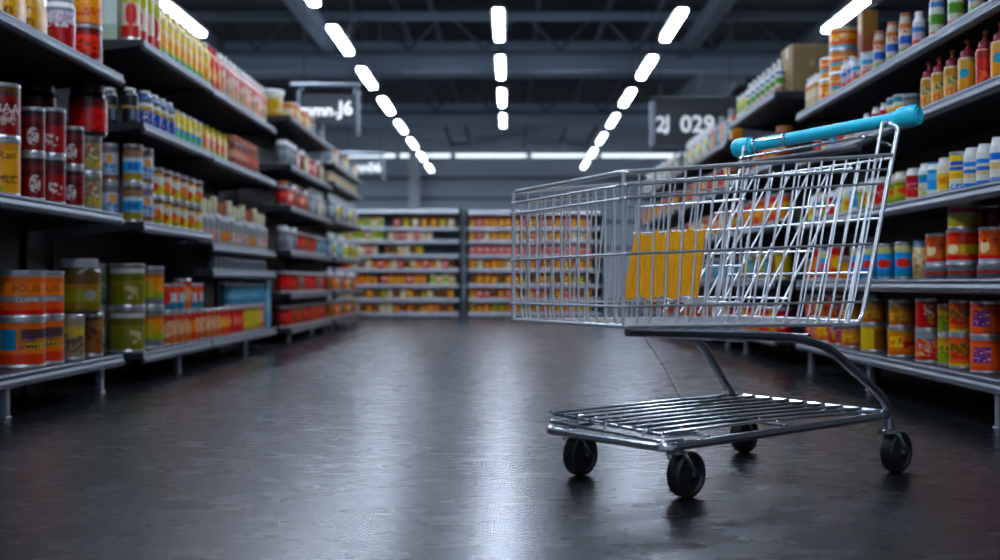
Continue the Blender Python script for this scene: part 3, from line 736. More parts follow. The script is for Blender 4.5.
for px, a in ((1019,'violet_orange'),(985.5,'violet_orange'),(961,'grove_orange'),(944.5,'yellow_green'),(929,None),(901,None),(873,None),(852,'bronze'),(838,'ruby'),(826,'gold_fire'),(815.5,'carnival')):
    ks = {929:['carnival','ruby'],901:['gold_fire','bronze'],873:['plain_yellow','bronze']}.get(px, [a, a])
    stack(R1, 0, ks, YR(px, .1), xin=.105)
# ---- second to fourth right racks
put(R2, 4, 'card_box', 8.45, xin=.27)
row(R2, 4, 8.33, 9.4, .17, ['mint_bottle'], xin=.05); row(R2, 4, 9.5, 9.85, .16, ['c_leaf'], near=True)
for si, seq in ((3,['amber','c_harvest','tangerine']),(2,['c_apricot','tangerine','peach_can']),(1,['mustard','c_brown_pic','sky']),(0,['scarlet','mustard','tangerine'])):
    row(R2, si, 8.4, 9.85, .19, seq, tiers=1)
row(R3, 4, 10.2, 11.2, .16, ['k_apricot','b_sky','k_brown_pic']); row(R3, 4, 11.3, 12.8, .15, ['b_ash','b_leaf','b_ivory'])
for si, seq in ((3,['c_brown_pic','k_apricot','c_tomato']),(2,['c_tangerine','c_harvest','k_ivory']),(1,['c_sky','c_sky','c_apricot']),(0,['c_cherry','c_harvest','c_brown_pic'])):
    row(R3, si, 10.25, 12.85, .2, seq)
for si, seq in ((4,['b_ash','k_ivory']),(3,['c_brown_pic','c_apricot']),(2,['c_tangerine','c_harvest']),(1,['c_sky','c_rosehip']),(0,['c_cherry','c_brown_pic'])):
    row(R4, si, 13.35, 16.8, .26, seq)

# ---- wall of shelves across the far end of the aisle
BY = 19.3
def back_unit(x0, x1, zs, word, label, top):
    root = link('shelving_unit', None, None, ((x0+x1)/2, BY+.25, 0)); tag(root, label, 'shelving')
    ox, oy = root.location.x, root.location.y
    def loc(mb): mb.v = [(a-ox, b-oy, c) for a, b, c in mb.v]; return mb
    M_ls = pmat('pale_shelf_steel', '#a5adb5', .4, .35)
    m = MB(); m.box((x0+.03,BY+.42,.0),(x1-.03,BY+.44,top)); build('back_panel', loc(m), pmat('slate_panel','#6b747d',.6), root)
    for x in (x0, x1-.05):
        m = MB(); m.box((x,BY-.02,0),(x+.05,BY+.44,top+.02)); build('upright', loc(m), pmat('black_upright','#15171a',.5), root)
    for z in zs:
        m = MB(); m.box((x0+.051,BY,z-.03),(x1-.051,BY+.419,z)); s_ = build('shelf', loc(m), M_ls, root)
        m = MB(); m.prism([(BY-.016,z-.045),(BY-.001,z-.05),(BY-.001,z+.004),(BY-.012,z+.004)], x0+.051, x1-.051, axis='x'); build('price_rail', loc(m), M_ls, s_)
    m = MB(); m.box((x0+.051,BY-.05,top-.06),(x1-.051,BY+.419,top)); build('canopy', loc(m), pmat('pale_canopy','#dfe5ea',.5), root)
    m = MB(); m.box((x0+.051,BY+.03,0),(x1-.051,BY+.05,zs[0]-.031)); build('kick_plate', loc(m), M_shelf, root)
    return dict(side='', s=0, xf=0, y0=BY, y1=BY, zs=zs, word=word, near=False)
BZ = [.08,.30,.52,.76,.98,1.2,1.4]
B1 = back_unit(-2.75, -.74, BZ, 'far wall unit', 'wide shelving unit across the aisle end, pale canopy on top', 1.68)
B2 = back_unit(-.70, 1.45, BZ, 'far cart-side unit', 'shelving unit across the aisle end, seen beside and through the cart', 1.66)
HB = {}
for q, d_ in (('cherry','cherry-red'),('tomato','tomato-red'),('rosehip','rose-pink'),('tangerine','orange'),('brown_pic','brown'),('ivory','ivory'),('leaf','leaf-green'),('apricot','apricot'),('mustard','mustard'),('lemon_white','lemon'),('sky','pale blue')):
    kind('s_'+q,'carton',.04,.15,q,'small '+d_+' packet',w=.085,d=.1)
    kind('t_'+q,'can',.045,.14,q,'small '+d_+' tin')
def brow(bay, si, x0, x1, seq, pitch=.1, y=None):
    x = x0; i = 0
    while x <= x1:
        q = seq[i % len(seq)] if random.random() < .8 else random.choice(seq)
        k = K[q]; sc = 1
        o = place(q, x, (y or BY+.08)+random.uniform(0,.03), bay['zs'][si], bay, si, '', False, random.uniform(-.05,.05))
        x += pitch; i += 1
brow(B1, 0, -2.6, -.85, ['t_apricot','s_ivory','t_tangerine','t_brown_pic','t_tangerine','s_apricot'], .105)
brow(B1, 1, -2.6, -.85, ['t_harvest' if False else 't_mustard','s_ivory','t_brown_pic','t_brown_pic','s_apricot','t_brown_pic'], .105)
brow(B1, 2, -2.6, -2.0, ['s_tangerine','s_apricot','t_tangerine']); brow(B1, 2, -1.95, -1.3, ['s_rosehip','s_apricot','s_apricot','t_tangerine']); brow(B1, 2, -1.2, -.85, ['s_leaf','s_lemon_white'])
brow(B1, 3, -2.6, -.85, ['t_tangerine','s_ivory','s_rosehip','t_brown_pic','s_lemon_white','t_tangerine','s_rosehip'])
brow(B1, 4, -2.6, -2.0, ['s_rosehip','s_ivory']); brow(B1, 4, -1.9, -1.35, ['t_brown_pic','s_mustard','s_lemon_white','s_ivory'])
brow(B1, 5, -2.6, -1.95, ['s_leaf','s_lemon_white','s_leaf']); brow(B1, 5, -1.85, -1.15, ['s_ivory','s_rosehip','s_apricot'])
brow(B1, 6, -2.6, -1.95, ['s_leaf','s_leaf','s_ivory']); brow(B1, 6, -1.75, -.9, ['s_rosehip','s_mustard','s_ivory','s_apricot'],.14)
for si, seq in ((0,['t_mustard','t_tangerine','s_apricot','t_mustard']),(1,['s_apricot','s_rosehip','t_tangerine','t_brown_pic']),(2,['t_brown_pic','s_apricot','s_apricot','t_mustard']),(3,['s_apricot','s_ivory','t_tangerine','s_apricot']),(4,['s_rosehip','s_rosehip','s_rosehip','s_rosehip']),(5,['s_apricot','s_rosehip','s_ivory','s_apricot']),(6,['s_apricot','s_rosehip','s_apricot'])):
    brow(B2, si, -.58, 1.3, seq, .112)

# ---- labels for every product: the look, then its count along its own shelf
def finish_labels():
    groups = {}
    for rec in PLACED:
        o, desc, bay, si, tier, pos, k = rec
        groups.setdefault((bay['word'], si, tier, desc), []).append(rec)
    for (word, si, tier, desc), recs in groups.items():
        recs.sort(key=lambda r: r[5])
        bay = recs[0][2]; sh = 'topmost' if si == len(bay['zs'])-1 else SHW[si]
        for i, (o, _, _, _, _, _, k) in enumerate(recs):
            lab = desc + (f', {tier} in its stack' if tier and tier != 'rear' else (', behind' if tier else ''))
            if tier and tier != 'rear' and len((lab).split()) > 8: lab = desc + f', {tier} tier'
            if len(recs) > 1:
                lab += f', {ORD[i]} from ' + ('near end' if bay['side'] else 'left')
            lab += f', {sh} shelf, {word}'
            if len(lab.replace(',', ' ').split()) > 16: lab = lab.replace(' in its stack', ' tier').replace(', ', ' ', 0)
            tag(o, lab, CAT[k['shape']], f"{NAME[k['shape']].replace('_',' ')} row on the {sh} shelf of the {word}")
finish_labels()

# ---- writing on the nearest tins
def wrap_text(o_root, body, size, r, z, ang, mat):
    me = text_mesh(body, size, .0006)
    for v in me.vertices:
        a = ang + v.co.x/r
        rr = r + .0016 + v.co.z*.5
        v.co = Vector((rr*math.cos(a), rr*math.sin(a), z+v.co.y))
    me.materials.clear(); me.materials.append(mat)
    lab = [c for c in o_root.children if c.name.startswith('paper_label')]
    return link('lettering', me, lab[0] if lab else o_root)
M_ink_w = pmat('white_ink', '#d8d2cc', .5); M_ink_d = pmat('brown_ink', '#5a2a12', .5); M_ink_r = pmat('red_ink', '#9a1a12', .5); M_ink_k = pmat('black_ink','#241c18',.5); M_ink_v = pmat('violet_ink','#46286e',.5)
def cam_ang(o): 
    return math.atan2(-o.location.y, -o.location.x) - o.rotation_euler.z
for rec in PLACED:
    o, desc, bay, si, tier, pos, k = rec
    if bay is L1 and desc.startswith('maroon tin'):
        a = cam_ang(o)+.35
        wrap_text(o, 'BAA', .055, k['r'], .12, a, M_ink_w); wrap_text(o, 'iduus', .036, k['r'], .083, a, M_ink_w)
    if bay is L1 and desc.startswith('yellow tin'):
        a = cam_ang(o)+.35
        wrap_text(o, 'Rari', .045, k['r'], .165, a, M_ink_d); wrap_text(o, 'MLC', .045, k['r'], .07, a, M_ink_d)
    if bay is L1 and desc == 'orange tin with red lettering':
        a = cam_ang(o)+.25
        wrap_text(o, 'FOUIS', .045, k['r'], .128, a, M_ink_r); wrap_text(o, 'CLIANS', .028, k['r'], .08, a, M_ink_w)
    if bay is L1 and desc == 'orange tin with blue picture':
        wrap_text(o, 'LIBE', .035, k['r'], .125, cam_ang(o)+.3, M_ink_v); wrap_text(o, 'IHTAHS', .024, k['r'], .09, cam_ang(o)+.3, M_ink_k)

# ------------------------------------------------------------------ the shopping cart
P0 = Vector((1.103, 3.57, 0)); FD = Vector((-.803, -.596, 0)); WD = Vector((-.596, .803, 0))
def C(a, b, z): # a forward, b across (near side to far side), z up, in the cart's own frame
    return Vector((a, b, z))
cart = link('shopping_cart', None, None, P0)
cart.matrix_world = Matrix((( FD.x, WD.x*-0+WD.x, 0, P0.x), (FD.y, WD.y, 0, P0.y), (0, 0, 1, 0), (0,0,0,1)))
# frame (FD, WD, up) is left-handed, so parts are placed in world axes relative to P0 instead
cart.matrix_world = Matrix.Translation(P0)
def W(a, b, z): return FD*a + WD*b + Vector((0,0,z))
tag(cart, 'chrome wire shopping cart with turquoise handle standing on the aisle floor', 'shopping cart')

FBn, FTn, RBn, RTn = (1.04,0,.437), (1.04,0,.802), (.165,0,.425), (.015,0,.905)
FBf, FTf, RBf, RTf = (1.05,.42,.443), (1.05,.42,.778), (.165,.53,.43), (.02,.55,.885)
def lerp(p, q, t): return tuple(p[i]+(q[i]-p[i])*t for i in range(3))
def side(far, s, t): # s 0 front .. 1 rear; t 0 bottom .. 1 top
    A = (FBf, FTf, RBf, RTf) if far else (FBn, FTn, RBn, RTn)
    lo = lerp(A[0], A[2], s); hi = lerp(A[1], A[3], s)
    return lerp(lo, hi, t)
def front(u, t): return lerp(lerp(FBn, FBf, u), lerp(FTn, FTf, u), t)
def rear(u, t): return lerp(lerp(RBn, RBf, u), lerp(RTn, RTf, u), t)
def w3(p): return W(*p)
RW = .0031
LV = (.13, .47, .83, .915)
# near and far side grids
for far in (False, True):
    m = MB(); inw = -1 if far else 1
    n = 20
    for i in range(1, n):
        s = i/n
        a0 = side(far, s, .0); a1 = side(far, s, .10); top = side(far, s, 1.0)
        b_in = (a0[0]+.008, a0[1]+inw*.05, a0[2]+.002)
        m.tube(fillet([w3(b_in), w3((a0[0],a0[1]+inw*.004,a0[2])), w3(a1), w3(top)], .035, 4), RW, 6)
    for t in LV:
        p = [w3(side(far, -.012, t)), w3(side(far, .5, t)), w3(side(far, .985, t))]
        m.tube(p, RW*(1.25 if t > .1 else 1.0), 6)
    build('side_wire_mesh', m, M_wire, cart)
m = MB(); n = 13
for i in range(1, n):
    u = i/n; lo = front(u, 0); k1 = front(u, .1); hi = front(u, .915)
    b_in = (lo[0]-.05, lo[1], lo[2]+.004)
    m.tube(fillet([w3(b_in), w3((lo[0]-.003,lo[1],lo[2]+.004)), w3(k1), w3(hi)], .035, 4), RW, 6)
for t in LV:
    m.tube([w3(front(-.03, t)), w3(front(1.03, t))], RW*1.25, 6)
build('front_wire_mesh', m, M_wire, cart)
# floor grid of the basket
m = MB()
for i in range(1, 12):
    u = i/12
    p = lerp(FBn, FBf, u); q = lerp(RBn, RBf, u)
    m.tube([w3((p[0]-.04,p[1],p[2]+.003)), w3((q[0]+.01,q[1],q[2]+.003))], RW, 6)
for i in range(1, 10):
    s = i/10
    p = side(False, s, 0); q = side(True, s, 0)
    m.tube([w3((p[0],p[1]+.04,p[2]-.003)), w3((q[0],q[1]-.04,q[2]-.003))], RW, 6)
build('floor_wire_mesh', m, M_wire, cart)
# top rim, bottom rim and the corner posts
rim = fillet([w3(RTn), w3(FTn), w3(FTf), w3(RTf)], .018, 5)
m = MB(); m.tube(rim, .0056, 8); build('top_rim', m, M_wire, cart)
m = MB(); m.tube(fillet([w3(RBn), w3(FBn), w3(FBf), w3(RBf)], .012, 4, True), .0052, 8, True); build('bottom_rim', m, M_wire, cart)
for a, b in ((FBn, FTn), (FBf, FTf)):
    m = MB(); m.tube([w3(a), w3(b)], .0052, 8); build('corner_post', m, M_wire, cart)
HN, HF = (-.055,-.03,1.021), (.03,.585,.972)
# rear posts: up from the basket floor, curling over to the handle
for far, hb in ((False, .035), (True, .54)):
    R0 = RBf if far else RBn; R1_ = RTf if far else RTn
    inn = -1 if far else 1
    tt = (hb+.03)/.615
    hp = lerp(HN, HF, tt)
    d = Vector(R1_)-Vector(R0); d.normalize()
    up = Vector(R1_)+d*.085
    pts = [w3((R0[0]+.12, R0[1], R0[2]-.004)), w3((R0[0]-.004, R0[1], R0[2]-.004)), w3(tuple(up)), w3((up.x+.01, up.y+inn*.03, up.z+.012)), w3((hp[0], hp[1], hp[2]-.012))]
    m = MB(); m.tube(fillet(pts, .045, 7), .0066, 10); build('rear_post', m, M_wire, cart)
    # second, inner wire beside it
    q0 = side(far, .955, .0); q1 = side(far, .94, 1.22)
    m = MB(); m.tube(fillet([w3((q0[0],q0[1]+inn*.012,q0[2])), w3((q1[0],q1[1]+inn*.012,q1[2])), w3((hp[0]+.02,hp[1]+inn*.01,hp[2]-.014))], .03, 5), .005, 8); build('rear_brace', m, M_wire, cart)
# rear gate
m = MB()
for i in range(1, 10):
    u = i/10
    m.tube([w3(rear(u, .02)), w3(rear(u, .98))], RW, 6)
for t in (.02, .3, .62, .98):
    m.tube([w3(rear(.01, t)), w3(rear(.99, t))], RW*1.3, 6)
build('gate_wire_mesh', m, M_wire, cart)
# folded child seat: sloping wire back, grey bar, and the orange flap on its own wire divider
def seatp(u, t): return (.43-.30*t, .055+.43*u, .475+.40*t)
m = MB()
for i in range(0, 7):
    u = i/6
    m.tube(fillet([w3((.45,seatp(u,0)[1],.455)), w3(seatp(u,.03)), w3(seatp(u,1))], .02, 3), RW, 6)
for t in (.06, .38, .7, .97):
    m.tube([w3(seatp(-.03, t)), w3(seatp(1.03, t))], RW*1.2, 6)
build('seat_wire_mesh', m, M_wire, cart)
m = MB(); m.tube([w3((.10,.05,.925)), w3((.115,.27,.915)), w3((.13,.49,.905))], .0105, 12); build('seat_bar', m, M_dgrey, cart)
m = MB(); m.tube(fillet([w3((.0,.012,.93)), w3((.10,.02,.955)), w3((.14,.48,.925)), w3((.03,.53,.925))], .03, 5), .0045, 8); build('seat_hoop', m, M_tube, cart)
def divp(b, z): return (.63-(z-.45)*.06, b, z)
m = MB()
for b in (.02,.075,.13,.19,.25,.31,.37,.425):
    m.tube([w3(divp(b,.445)), w3(divp(b,.76))], RW, 6)
for z in (.49,.585,.68,.755):
    m.tube([w3(divp(.012,z)), w3(divp(.43,z))], RW*1.1, 6)
build('divider_wire_mesh', m, M_wire, cart)
# orange flap: a moulded sheet with fluted face
m = MB(); NB, NZ = 48, 10
verts = []
for sgn in (0, 1):
    for j in range(NZ+1):
        t = j/NZ
        for i in range(NB+1):
            u = i/NB
            b = (.455-.31*u) + (-.045*t) * (1-u) - .0*u - .008*t*u - .012*(1-t)*(-u)
            z = .497 + .178*t + (.006*math.sin(u*26) + .004*math.sin(u*41+1))*(t**4) - .005*math.sin(u*20)*(1-t)**4 + .006*u
            a, _, _ = divp(b, z)
            aa = a + .009 + .0035*math.sin(u*PI*18) + (.004 if sgn else 0)
            verts.append(w3((aa, b, z)))
m.v = [tuple(v) for v in verts]
n1 = NB+1; off = n1*(NZ+1)
for j in range(NZ):
    for i in range(NB):
        q = [j*n1+i, j*n1+i+1, (j+1)*n1+i+1, (j+1)*n1+i]
        m.face(q); m.face([off+x for x in reversed(q)])
edge = [i for i in range(n1)] + [j*n1+NB for j in range(1, NZ+1)] + [NZ*n1+i for i in range(NB-1, -1, -1)] + [j*n1 for j in range(NZ-1, 0, -1)]
for x, y in zip(edge, edge[1:]+edge[:1]): m.face([x, y, off+y, off+x])
fl = build('seat_flap', m, M_flap, cart, angle=60); fl['label'] = 'bright orange fluted plastic flap'
# handle: turquoise sleeve with two end caps and a wire clip
hn, hf = w3(HN), w3(HF); ax = (hf-hn).normalized()
pts = [hn.lerp(hf, t) for t in (0, .2, .4, .6, .8, 1)]
m = MB(); m.tube(pts, .0195, 18); h = build('handle_bar', m, M_teal, cart); h['label'] = 'turquoise plastic handle bar'
def axis_mat(org, z):
    z = z.normalized(); x = z.orthogonal().normalized(); y = z.cross(x)
    return Matrix(((x.x,y.x,z.x,org.x),(x.y,y.y,z.y,org.y),(x.z,y.z,z.z,org.z),(0,0,0,1)))
for org, d in ((hn, ax), (hf, -ax)):
    m = MB(); m.lathe([(.018,-.004),(.027,-.006),(.031,.002),(.032,.03),(.029,.055),(.0225,.062),(.0225,.078),(.0195,.08)], 20, axis_mat(org, d))
    e = build('end_cap', m, M_teal, h); e['label'] = 'turquoise end cap with recessed face'
    m = MB(); m.lathe([(.0,-.0045),(.013,-.006),(.017,-.0085),(.019,-.006),(.019,-.004)], 16, axis_mat(org, d)); build('cap_plug', m, M_teal, e)
for t in (.3, .12):
    q = hn.lerp(hf, 1-t); side_v = ax.orthogonal().normalized(); up_v = ax.cross(side_v)
    ring = [q + (side_v*math.cos(2*PI*i/18)+up_v*math.sin(2*PI*i/18))*.0225 for i in range(18)]
    m = MB(); m.tube(ring, .0035, 8, True); build('handle_clip', m, M_tube, h)
m = MB(); q = hn.lerp(hf, .7); q2 = hn.lerp(hf, .93)
m.tube(fillet([q+Vector((0,0,-.02)), q+Vector((-.005,-.024,.006)), q2+Vector((0,-.022,.012)), q2+Vector((0,-.01,-.03)), w3((.06,.5,.90))], .02, 5), .0032, 8); build('coin_wire', m, M_tube, h)
# lower frame: side tubes that rise from the tray's rear corners and run forward under the basket
def trayz(a): return .166-.036*a
for b0, b1, b2 in ((.0,.012,.03), (.545,.50,.395)):
    r_ = .03 if b0 < .1 else .085
    e_ = 1.0 if b0 < .1 else .55
    p = [W(r_+.04,b0,trayz(0)), W(r_,b0,trayz(0)+.012), W(r_+.045,b0,.228), W(.285,b1,.366), W(.40,b1,.392), W(.50,b1,.40), W(e_,b2,.408+.016*(e_-.5)*2)]
    m = MB(); m.tube(fillet(p, .07, 7), .0125, 12); build('frame_tube', m, M_dtube, cart)
for a in (.34, .58):
    m = MB(); m.tube([W(a,.03,.394), W(a,.44,.394)], .009, 10); build('cross_tube', m, M_dtube, cart)
loop = fillet([W(.025,-.004,trayz(0)), W(.875,.03,trayz(.9)), W(.875,.512,trayz(.9)), W(.075,.55,trayz(0)+.014)], .045, 6, True)
m = MB(); m.tube(loop, .0112, 10, True); build('tray_frame', m, M_tube, cart)
# upper front loop of the tray and the long tray wires
m = MB(); m.tube(fillet([W(.75,.05,.160), W(.855,.05,.160), W(.855,.505,.178), W(.75,.505,.178)], .02, 4), .0055, 8)
m.tube(fillet([W(.80,.045,.147), W(.868,.045,.146), W(.868,.505,.157), W(.80,.505,.158)], .02, 4), .0045, 8)
build('tray_front_hoop', m, M_tube, cart)
m = MB()
for i in range(9):
    u = i/8
    y0, y1 = .05+.45*u, .03+.50*u
    m.tube(fillet([W(.862,y0,.167+.016*u), W(.5,(y0+y1)/2,.177+.008*u), W(.03+.05*u,y1,.174+.014*u)], .3, 5), .0046, 7)
for a in (.12, .45, .74):
    m.tube([W(a,.015,.166-.02*a+.004), W(a,.535,.172-.01*a)], .0046, 7)
build('tray_wire_lattice', m, M_tube, cart)
for b in (.12,.27,.42):
    m = MB(); m.tube([W(.872,b,.130), W(.862,b,.172)], .004, 7); build('tray_strut', m, M_tube, cart)
m = MB(); m.tube([W(.93,.06,.42), W(.72,.2,.32), W(.5,.36,.205), W(.44,.4,.178)], .0013, 6); build('tether_cord', m, M_dgrey, cart)
# casters
def caster(a, b, stem_z, swivel):
    c = link('caster', None, cart, W(a, b, 0))
    R = .0585
    ca, sa = math.cos(swivel), math.sin(swivel)
    f = FD*ca + WD*sa; w = -FD*sa + WD*ca
    f = Vector((f.x, f.y, 0)).normalized(); w = Vector((w.x, w.y, 0)).normalized()
    Z = Vector((0,0,1)); cen = Z*R
    # wheel about the axis w
    Mx = axis_mat(cen, w)
    m = MB(); m.lathe([(.040,-.013),(.046,-.0195),(.053,-.0205),(.0575,-.016),(R,-.008),(R,.008),(.0575,.016),(.053,.0205),(.046,.0195),(.040,.013)], 32, Mx); build('wheel', m, M_rubber, c)
    m = MB(); m.lathe([(.0,-.019),(.012,-.019),(.016,-.0165),(.037,-.0145),(.040,-.0155),(.0405,-.012),(.0405,.012),(.040,.0155),(.037,.0145),(.016,.0165),(.012,.019),(.0,.019)], 24, Mx); build('hub', m, M_hub, c)
    st = f*.038
    m = MB()
    for sg in (-1, 1):
        o = w*sg*.0265
        # a bent fork plate: from the axle forward and up to the yoke
        line = [cen+o-f*.012, cen+o+f*.006+Z*.012, cen+o+f*.028+Z*.040, st+o*.9+Z*(R+.056), st+o*.5+Z*(R+.061)]
        m.tube(fillet(line, .02, 4), .0125, 8, flat=.24)
    m.tube([cen-w*.028, cen+w*.028], .0045, 10)
    build('fork_frame', m, M_tube, c)
    m = MB(); m.lathe([(.0,R+.053),(.019,R+.055),(.019,R+.063),(.013,R+.068),(.011,stem_z-.004),(.0,stem_z)], 16, Matrix.Translation(st)); build('swivel_stem', m, M_dtube, c)
    return c
caster(.0, .0, .16, -.1); caster(.04, .545, .16, -.2); caster(.7795, .0555, .132, -.12); caster(.762, .492, .136, -.2)

# ------------------------------------------------------------------ hanging signs
def hang_sign(x0, x1, z0, z1, y, textparts, label, post='both', ceil=5.4, dark='#3c4247', ink='#ffffff'):
    root = link('hanging_sign', None, None, ((x0+x1)/2, y, z0)); tag(root, label, 'sign')
    w = x1-x0; h = z1-z0
    m = MB(); m.box((-w/2+.03,-.012,.08),(w/2-.03,.012,h-.10), 0, .006); p = build('sign_panel', m, pmat('sign_'+dark, dark, .45), root)
    if post in ('both',):
        m = MB(); m.box((-w/2,-.016,0),(-w/2+.04,.016,h-.05), 0, .006); build('side_post', m, M_leg, root)
        m = MB(); m.box((w/2-.04,-.016,-.03),(w/2,.016,h-.05), 0, .006); build('side_post', m, M_leg, root)
        m = MB(); m.tube([(-w/2-.06,0,h),(w/2,0,h)], .026, 10); build('top_rail', m, M_leg, root)
        m = MB(); m.box((-w/2+.05,-.005,h-.06),(-w/2+.07,.005,h)); build('rail_hook', m, M_leg, root)
        m = MB(); m.box((w/2-.07,-.005,h-.10),(w/2-.05,.005,h)); build('rail_hook', m, M_leg, root)
        tz = h
    else:
        m = MB(); m.box((-w/2,-.02,.06),(-w/2+.055,.02,h-.04), 0, .006); build('side_post', m, M_leg, root)
        m = MB(); m.tube([(-w/2,0,h),(w/2,0,h)], .014, 8); build('top_rail', m, M_shelf, root)
        m = MB(); m.box((-w/2+.02,-.02,0),(w/2-.02,.02,.05), 0, .004); build('bottom_rail', m, M_shelf, root)
        m = MB(); m.box((-w/2+.06,-.006,h-.1),(w/2-.03,.006,h)); build('hanger_plate', m, M_shelf, root)
        tz = h
    for sx in (-w*.38, w*.38):
        m = MB(); m.tube([(sx,0,tz),(sx,0,ceil-z0)], .004, 6); build('hanging_cable', m, M_shelf, root)
    for t, sz, dx, dzz in textparts:
        me = text_mesh(t, sz, .003, bold=.004); me.materials.clear(); me.materials.append(pmat('sign_glow_ink'+ink, ink, .5, emit=ink, estr=.55 if ink != '#e6e9eb' else .3))  # lettering given its own glow so it reads bright
        l = link('lettering', me, p); l.location = (dx, -.0165, h/2+dzz-.0); l.rotation_euler = (PI/2, 0, 0)
hang_sign(-2.22, -1.56, 2.10, 2.60, 13.0, [('mmn', .17, -.12, -.02), ('.J6', .2, .16, 0.0)], 'grey hanging sign reading J6 above the fourth left rack')
hang_sign(-2.30, -1.72, 1.98, 2.32, 17.2, [('nn06', .18, .06, -.03)], 'farther grey hanging sign above the fifth left rack', dark='#6a737a', ink='#f2f5f7')
hang_sign(1.45, 2.40, 1.90, 2.46, 12.98, [('2', .22, -.36, .0), ('J', .2, -.29, .015), ('029', .24, .02, .0)], 'dark hanging sign reading 029 above the right racks', post='left', dark='#22262a', ink='#e6e9eb')

# ------------------------------------------------------------------ the building
def floor_mat():
    m = bpy.data.materials.new('polished_concrete'); m.use_nodes = True
    nt = m.node_tree; N = nt.nodes; L = nt.links; b = N['Principled BSDF']
    tc = N.new('ShaderNodeTexCoord')
    n1 = N.new('ShaderNodeTexNoise'); n1.inputs['Scale'].default_value = 1.3; n1.inputs['Detail'].default_value = 8; n1.inputs['Roughness'].default_value = .6
    n2 = N.new('ShaderNodeTexNoise'); n2.inputs['Scale'].default_value = 45; n2.inputs['Detail'].default_value = 8
    n3 = N.new('ShaderNodeTexNoise'); n3.inputs['Scale'].default_value = 5; n3.inputs['Detail'].default_value = 9; n3.inputs['Roughness'].default_value = .65
    for n in (n1, n2): L.new(tc.outputs['Object'], n.inputs['Vector'])
    mp = N.new('ShaderNodeMapping'); mp.inputs['Scale'].default_value = (1.0, 2.2, 1.0)
    L.new(tc.outputs['Object'], mp.inputs['Vector']); L.new(mp.outputs['Vector'], n3.inputs['Vector'])
    cr = N.new('ShaderNodeValToRGB'); cr.color_ramp.elements[0].position = .3; cr.color_ramp.elements[1].position = .72
    cr.color_ramp.elements[0].color = lin('#090b0e'); cr.color_ramp.elements[1].color = lin('#0f1216')
    L.new(n1.outputs['Fac'], cr.inputs['Fac']); L.new(cr.outputs['Color'], b.inputs['Base Color'])
    mr = N.new('ShaderNodeMapRange'); mr.inputs['From Min'].default_value = .3; mr.inputs['From Max'].default_value = .7
    mr.inputs['To Min'].default_value = .255; mr.inputs['To Max'].default_value = .285
    L.new(n3.outputs['Fac'], mr.inputs['Value']); L.new(mr.outputs['Result'], b.inputs['Roughness'])
    bp = N.new('ShaderNodeBump'); bp.inputs['Strength'].default_value = .05; bp.inputs['Distance'].default_value = .001
    L.new(n2.outputs['Fac'], bp.inputs['Height']); pass
    b.inputs['Specular IOR Level'].default_value = .8
    return m
YN, YF, XW, ZC = -4.0, 43.0, 9.5, 6.0
m = MB(); m.box((-XW,YN,-.1),(XW,YF,0)); struct(build('floor', m, floor_mat()))
M_deck = pmat('dark_roof_deck', '#15181c', .7)
m = MB(); m.box((-XW,YN,ZC),(XW,YF,ZC+.1)); struct(build('ceiling', m, M_deck))
M_wall = pmat('blue_grey_wall', '#d3deea', .6)
M_dwall = pmat('dark_side_wall', '#3a4047', .7)
m = MB(); m.box((-XW,YF,0),(XW,YF+.1,ZC)); struct(build('wall_far', m, M_wall))
m = MB(); m.box((-XW-.1,YN,0),(-XW,YF,ZC)); struct(build('wall_left', m, M_dwall))
m = MB(); m.box((XW,YN,0),(XW+.1,YF,ZC)); struct(build('wall_right', m, M_dwall))
m = MB(); m.box((-XW,YN-.1,0),(XW,YN,ZC)); struct(build('wall_near', m, pmat('pale_near_wall', '#b9c2ca', .6)))
M_beam = pmat('grey_steel_beam', '#7d8a98', .5, .1)
M_truss = pmat('dark_truss_steel', '#414a54', .55)
def ibeam_x(y, z0, z1, w=.26, name='ceiling_beam', x0=-XW, x1=XW):
    t = .05
    p = [(y-w/2,z0),(y+w/2,z0),(y+w/2,z0+t),(y+.02,z0+t),(y+.02,z1-t),(y+w/2,z1-t),(y+w/2,z1),(y-w/2,z1),(y-w/2,z1-t),(y-.02,z1-t),(y-.02,z0+t),(y-w/2,z0+t)]
    mm = MB(); mm.prism(p, x0, x1, axis='x'); return struct(build(name, mm, M_beam))
for i, y in enumerate((15.3, 23.3, 31.3)):
    ibeam_x(y, 4.47, 5.02)
for y in (11.3, 19.3, 21.3, 27.3, 35.3):
    ibeam_x(y, 5.02, 5.14, .12)
for x in (-5.4, -3.25, 3.25, 5.4):
    mm = MB(); mm.box((x-.11,YN,4.72),(x+.11,23.2,5.0)); struct(build('ceiling_beam', mm, M_beam if x == -3.25 else M_truss))
for x in (-1.95, -1.35, .48, 1.7, 2.6):
    mm = MB(); mm.box((x-.035,YN,5.2),(x+.035,YF,5.32)); struct(build('ceiling_joist', mm, M_truss))
# roof truss with zigzag webs
for y in (22.5, 30.5):
    mm = MB(); mm.box((-XW,y-.05,5.42),(XW,y+.05,5.52)); mm.box((-XW,y-.05,4.66),(XW,y+.05,4.74))
    x = -XW+.2; k = 0
    while x < XW-.8:
        z0, z1 = (5.42, 4.74) if k % 2 == 0 else (4.74, 5.42)
        mm.tube([(x,y,z0),(x+.68,y,z1)], .035, 6); x += .68; k += 1
    struct(build('ceiling_truss', mm, M_truss))
# air duct box under the roof on the right
mm = MB(); mm.box((3.9,25.2,4.6),(4.7,29.0,4.95), 0, .03)
mm.box((3.86,25.1,4.56),(4.74,25.25,4.98), 0, .02)
tag(build('ceiling_duct', mm, pmat('duct_steel','#7c858d',.4,.5)), 'grey metal air duct hanging under the roof beyond the right sign', 'duct')
